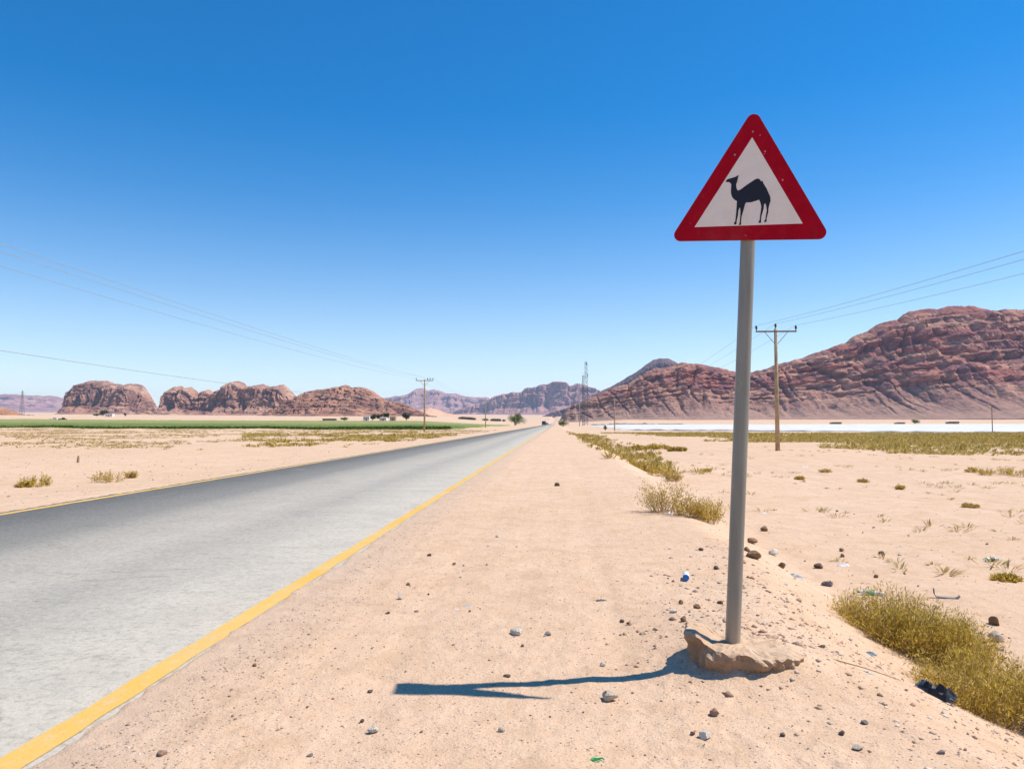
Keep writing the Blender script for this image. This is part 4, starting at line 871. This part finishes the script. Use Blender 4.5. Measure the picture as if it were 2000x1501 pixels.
tree('oasis_tree', atdepth(244, 905), 4.5, 4.2, 'single small dark tree right of the white farmhouse', 10, n=1200)
tree('plain_bush', atdepth(1787, 520), 3.3, 7.6, 'lone green bush behind the white plastic at the right', 11, BUSHG, .05, 'bush', .24, 2200)
tree('dark_bush', atdepth(1182, 226), 1.6, 1.5, 'little dark bush at the left end of the white plastic', 12, TREEG, .05, 'bush', .12, 900)
def far_row(rs, n):
    y = rs.normal(1560, 14, n); px = rs.uniform(897, 985, n); x = (px-1085)/FPX*y; return np.stack([x, y], -1)[pn(x/14., y*0, .3) > -.1]
tufts('tree_line', scatter(500, far_row, 31), 3.6, 4, 9, TREEG, 'dark line of far trees beyond the left field', 31, .8)
def house(loc, w, d, h, label, wall, rz=0, flat=True, nwin=2, cat='house'):
    r = empty('farm_house' if cat == 'house' else 'farm_shed', loc, rz); tag(r, label, cat)
    bm = bmesh.new(); box(bm, -w/2, w/2, -d/2, d/2, -.4, h); bm_obj('wall', bm, wall, r)
    bm = bmesh.new(); box(bm, -w/2-.15, w/2+.15, -d/2-.15, d/2+.15, h+.003, h+.22); box(bm, -w/2-.1, w/2+.1, -d/2-.1, -d/2+.1, h+.22, h+.5); bm_obj('roof', bm, wall if flat else STEEL, r)
    bm = bmesh.new(); box(bm, -.5, .5, -d/2-.05, -d/2-.003, 0, min(2.05, h*.8)); bm_obj('door', bm, STEEL, r)
    for i in range(nwin):
        x = (-1 if i == 0 else 1)*w*.3; bm = bmesh.new(); box(bm, x-.5, x+.5, -d/2-.04, -d/2-.003, h*.38, h*.75); f = bm_obj('window', bm, WHITEP, r)
        bm = bmesh.new(); box(bm, x-.42, x+.42, -d/2-.055, -d/2-.041, h*.41, h*.72); bm_obj('pane', bm, GLASS, f)
    return r
TANW = plain('tan_wall', (.45, .33, .24), .9)
house(atdepth(716, 512), 4.2, 4, 3.0, 'small white house left of the dark farm trees', WHITEP, .1)
house(atdepth(750, 500), 4.5, 4, 2.0, 'low white house in front of the dark farm trees', WHITEP, -.1)
house(atdepth(768, 505), 3.8, 4, 2.4, 'pale hut between the farm trees and the lone tree', TANW, .0)
house(atdepth(214, 880), 8.5, 6, 3.3, 'white farmhouse under the leftmost massif', WHITEP, .1)
house(atdepth(644, 505), 9.0, 3, .9, 'long low dark shed at the back of the crop field', plain('shed_wall', (.16, .14, .11), .9), 0, False, 2, 'shed')
house(atdepth(1632, 530), 6.5, 4, 1.0, 'low brown shed behind the white plastic, leftmost', plain('brown_wall', (.3, .2, .15), .9), 0, False, 2, 'shed')
house(atdepth(1860, 530), 7.0, 4, 1.2, 'low brown shed right of the lone green bush', plain('brown_wall2', (.3, .21, .16), .9), 0, False, 2, 'shed')
house(atdepth(1757, 535), 5.5, 4, .9, 'small pale shed left of the lone green bush', TANW, 0, False, 2, 'shed')
def bank():
    a, b = atdepth(1150, 560), atdepth(1345, 540); n = 90; P = []
    for i in range(n+1):
        p = a.lerp(b, i/n); h = 1.3*(.6+.4*float(pn(i*.31, .5, .5)))*min(1, i/4, (n-i)/6)
        P.append([(p.x, p.y+dy, gz(p.x, p.y)+h*hh-.2) for dy, hh in ((-4, 0), (-1.5, .8), (0, 1), (1.5, .8), (4, 0))])
    tag(grid_obj('earth_bank', np.array(P), plain('dark_earth', (.17, .12, .09), .95, scale=.4), True), 'low dark earth bank at the foot of the right ridge', kind='structure')
bank()
# ------------------------------------------------------------------ vehicles
def vehicle(loc, rz, label, paint, kind='car'):
    r = empty('parked_vehicle' if kind.startswith('p') else 'moving_vehicle', loc, rz); tag(r, label, 'truck' if 'truck' in kind else 'pickup' if 'pickup' in kind else 'car')
    L, Wd = (4.8, 1.8); hw = Wd/2
    if 'pickup' in kind: body = [(-2.4, .45), (-2.4, 1.05), (-.1, 1.08), (.0, 1.1), (1.1, 1.1), (2.3, .98), (2.4, .8), (2.4, .45)]; cab = [(-.15, 1.1), (.0, 1.75), (.75, 1.78), (1.25, 1.1)]
    elif 'truck' in kind: body = [(-3.2, .6), (-3.2, 2.7), (1.2, 2.7), (1.2, .9), (3.0, .9), (3.0, .6)]; cab = [(1.35, .9), (1.35, 2.35), (2.5, 2.35), (3.0, 1.6), (3.0, .9)]; hw = 1.1
    else: body = [(-2.2, .4), (-2.25, .8), (-2.1, 1.0), (-1.6, 1.02), (.9, 1.0), (2.1, .85), (2.25, .65), (2.2, .4)]; cab = [(-1.9, 1.0), (-1.4, 1.5), (.1, 1.52), (.95, 1.0)]
    def ext(nm, poly, w, mat, top=1.0):
        n = len(poly); V = [(x, -w*(top if z > 1.3 and nm == 'cabin' else 1), z) for x, z in poly]+[(x, w*(top if z > 1.3 and nm == 'cabin' else 1), z) for x, z in poly]
        F = [tuple(range(n)), tuple(range(2*n-1, n-1, -1))]+[(i, i+n, (i+1) % n+n, (i+1) % n) for i in range(n)]
        o = mesh_obj(nm, V, F, mat, r); bm = bmesh.new(); bm.from_mesh(o.data); bmesh.ops.recalc_face_normals(bm, faces=bm.faces); bmesh.ops.bevel(bm, geom=list(bm.edges), offset=.05, segments=2, affect='EDGES'); bm.to_mesh(o.data); bm.free(); return o
    ext('body', body, hw, paint); ext('cabin', cab, hw*.93, paint, .84)
    cx = [c[0] for c in cab]; zz = [c[1] for c in cab]; zm = max(zz); zl = min(zz)
    for s in (-1, 1):
        x0, x1 = min(cx)+.28, max(cx)-.45; bm = bmesh.new(); y = s*(hw*.93*.92+.03); box(bm, x0, x1, min(y-s*.05, y), max(y-s*.05, y)+.001, zl+.1, zm-.12); bm_obj('side_window', bm, GLASS, r)
    xf = max(cx)-.18; bm = bmesh.new(); v = [bm.verts.new(p) for p in ((max(cx)-.02, -hw*.78, zl+.08), (max(cx)-.02, hw*.78, zl+.08), (cab[-2][0]+.06, hw*.7, zm-.08), (cab[-2][0]+.06, -hw*.7, zm-.08))]; bm.faces.new(v); bm_obj('windscreen', bm, GLASS, r)
    xb = max(b[0] for b in body); 
    for s in (-1, 1):
        bm = bmesh.new(); box(bm, xb-.02, xb+.02, s*hw*.7-.15, s*hw*.7+.15, .62, .8); bm_obj('headlight', bm, RIM, r)
    wx = (-1.45, 1.5) if 'truck' not in kind else (-2.2, 2.1); wr = .36 if 'truck' not in kind else .48
    for x in wx:
        for s in (-1, 1):
            bm = bmesh.new(); tube(bm, [(x, s*(hw-.18), wr), (x, s*(hw+.02), wr)], wr, 20); w_ = bm_obj('wheel', bm, TYRE, r)
            bm = bmesh.new(); tube(bm, [(x, s*(hw-.0), wr), (x, s*(hw+.035), wr)], wr*.55, 14); bm_obj('rim', bm, RIM, w_)
    return r
CW = plain('white_car_paint', (.75, .75, .74), .3, .5, .03); CD = plain('dark_car_paint', (.05, .02, .025), .3, .5, .03); CT = plain('teal_truck_paint', (.06, .13, .17), .4, .5, .05)
def on_road(x, y): return Vector((x, y, float(road_z(y))+.004))
vehicle(on_road(-6.6, 430), R(-90), 'dark teal truck coming along the distant road', CT, 'truck')
vehicle(on_road(-3.9, 520), R(90), 'white car on the distant road beside the shoulder', CW, 'car')
vehicle(on_road(-6.9, 600), R(-90), 'dark car behind the teal truck on the far road', CD, 'car')
q = atdepth(105, 446); vehicle(q, R(2), 'white pickup parked at the far left edge of the crop field', CW, 'parked pickup')
q = atdepth(122, 444); vehicle(q, R(2), 'dark pickup parked right of the white one by the field', CD, 'parked pickup')
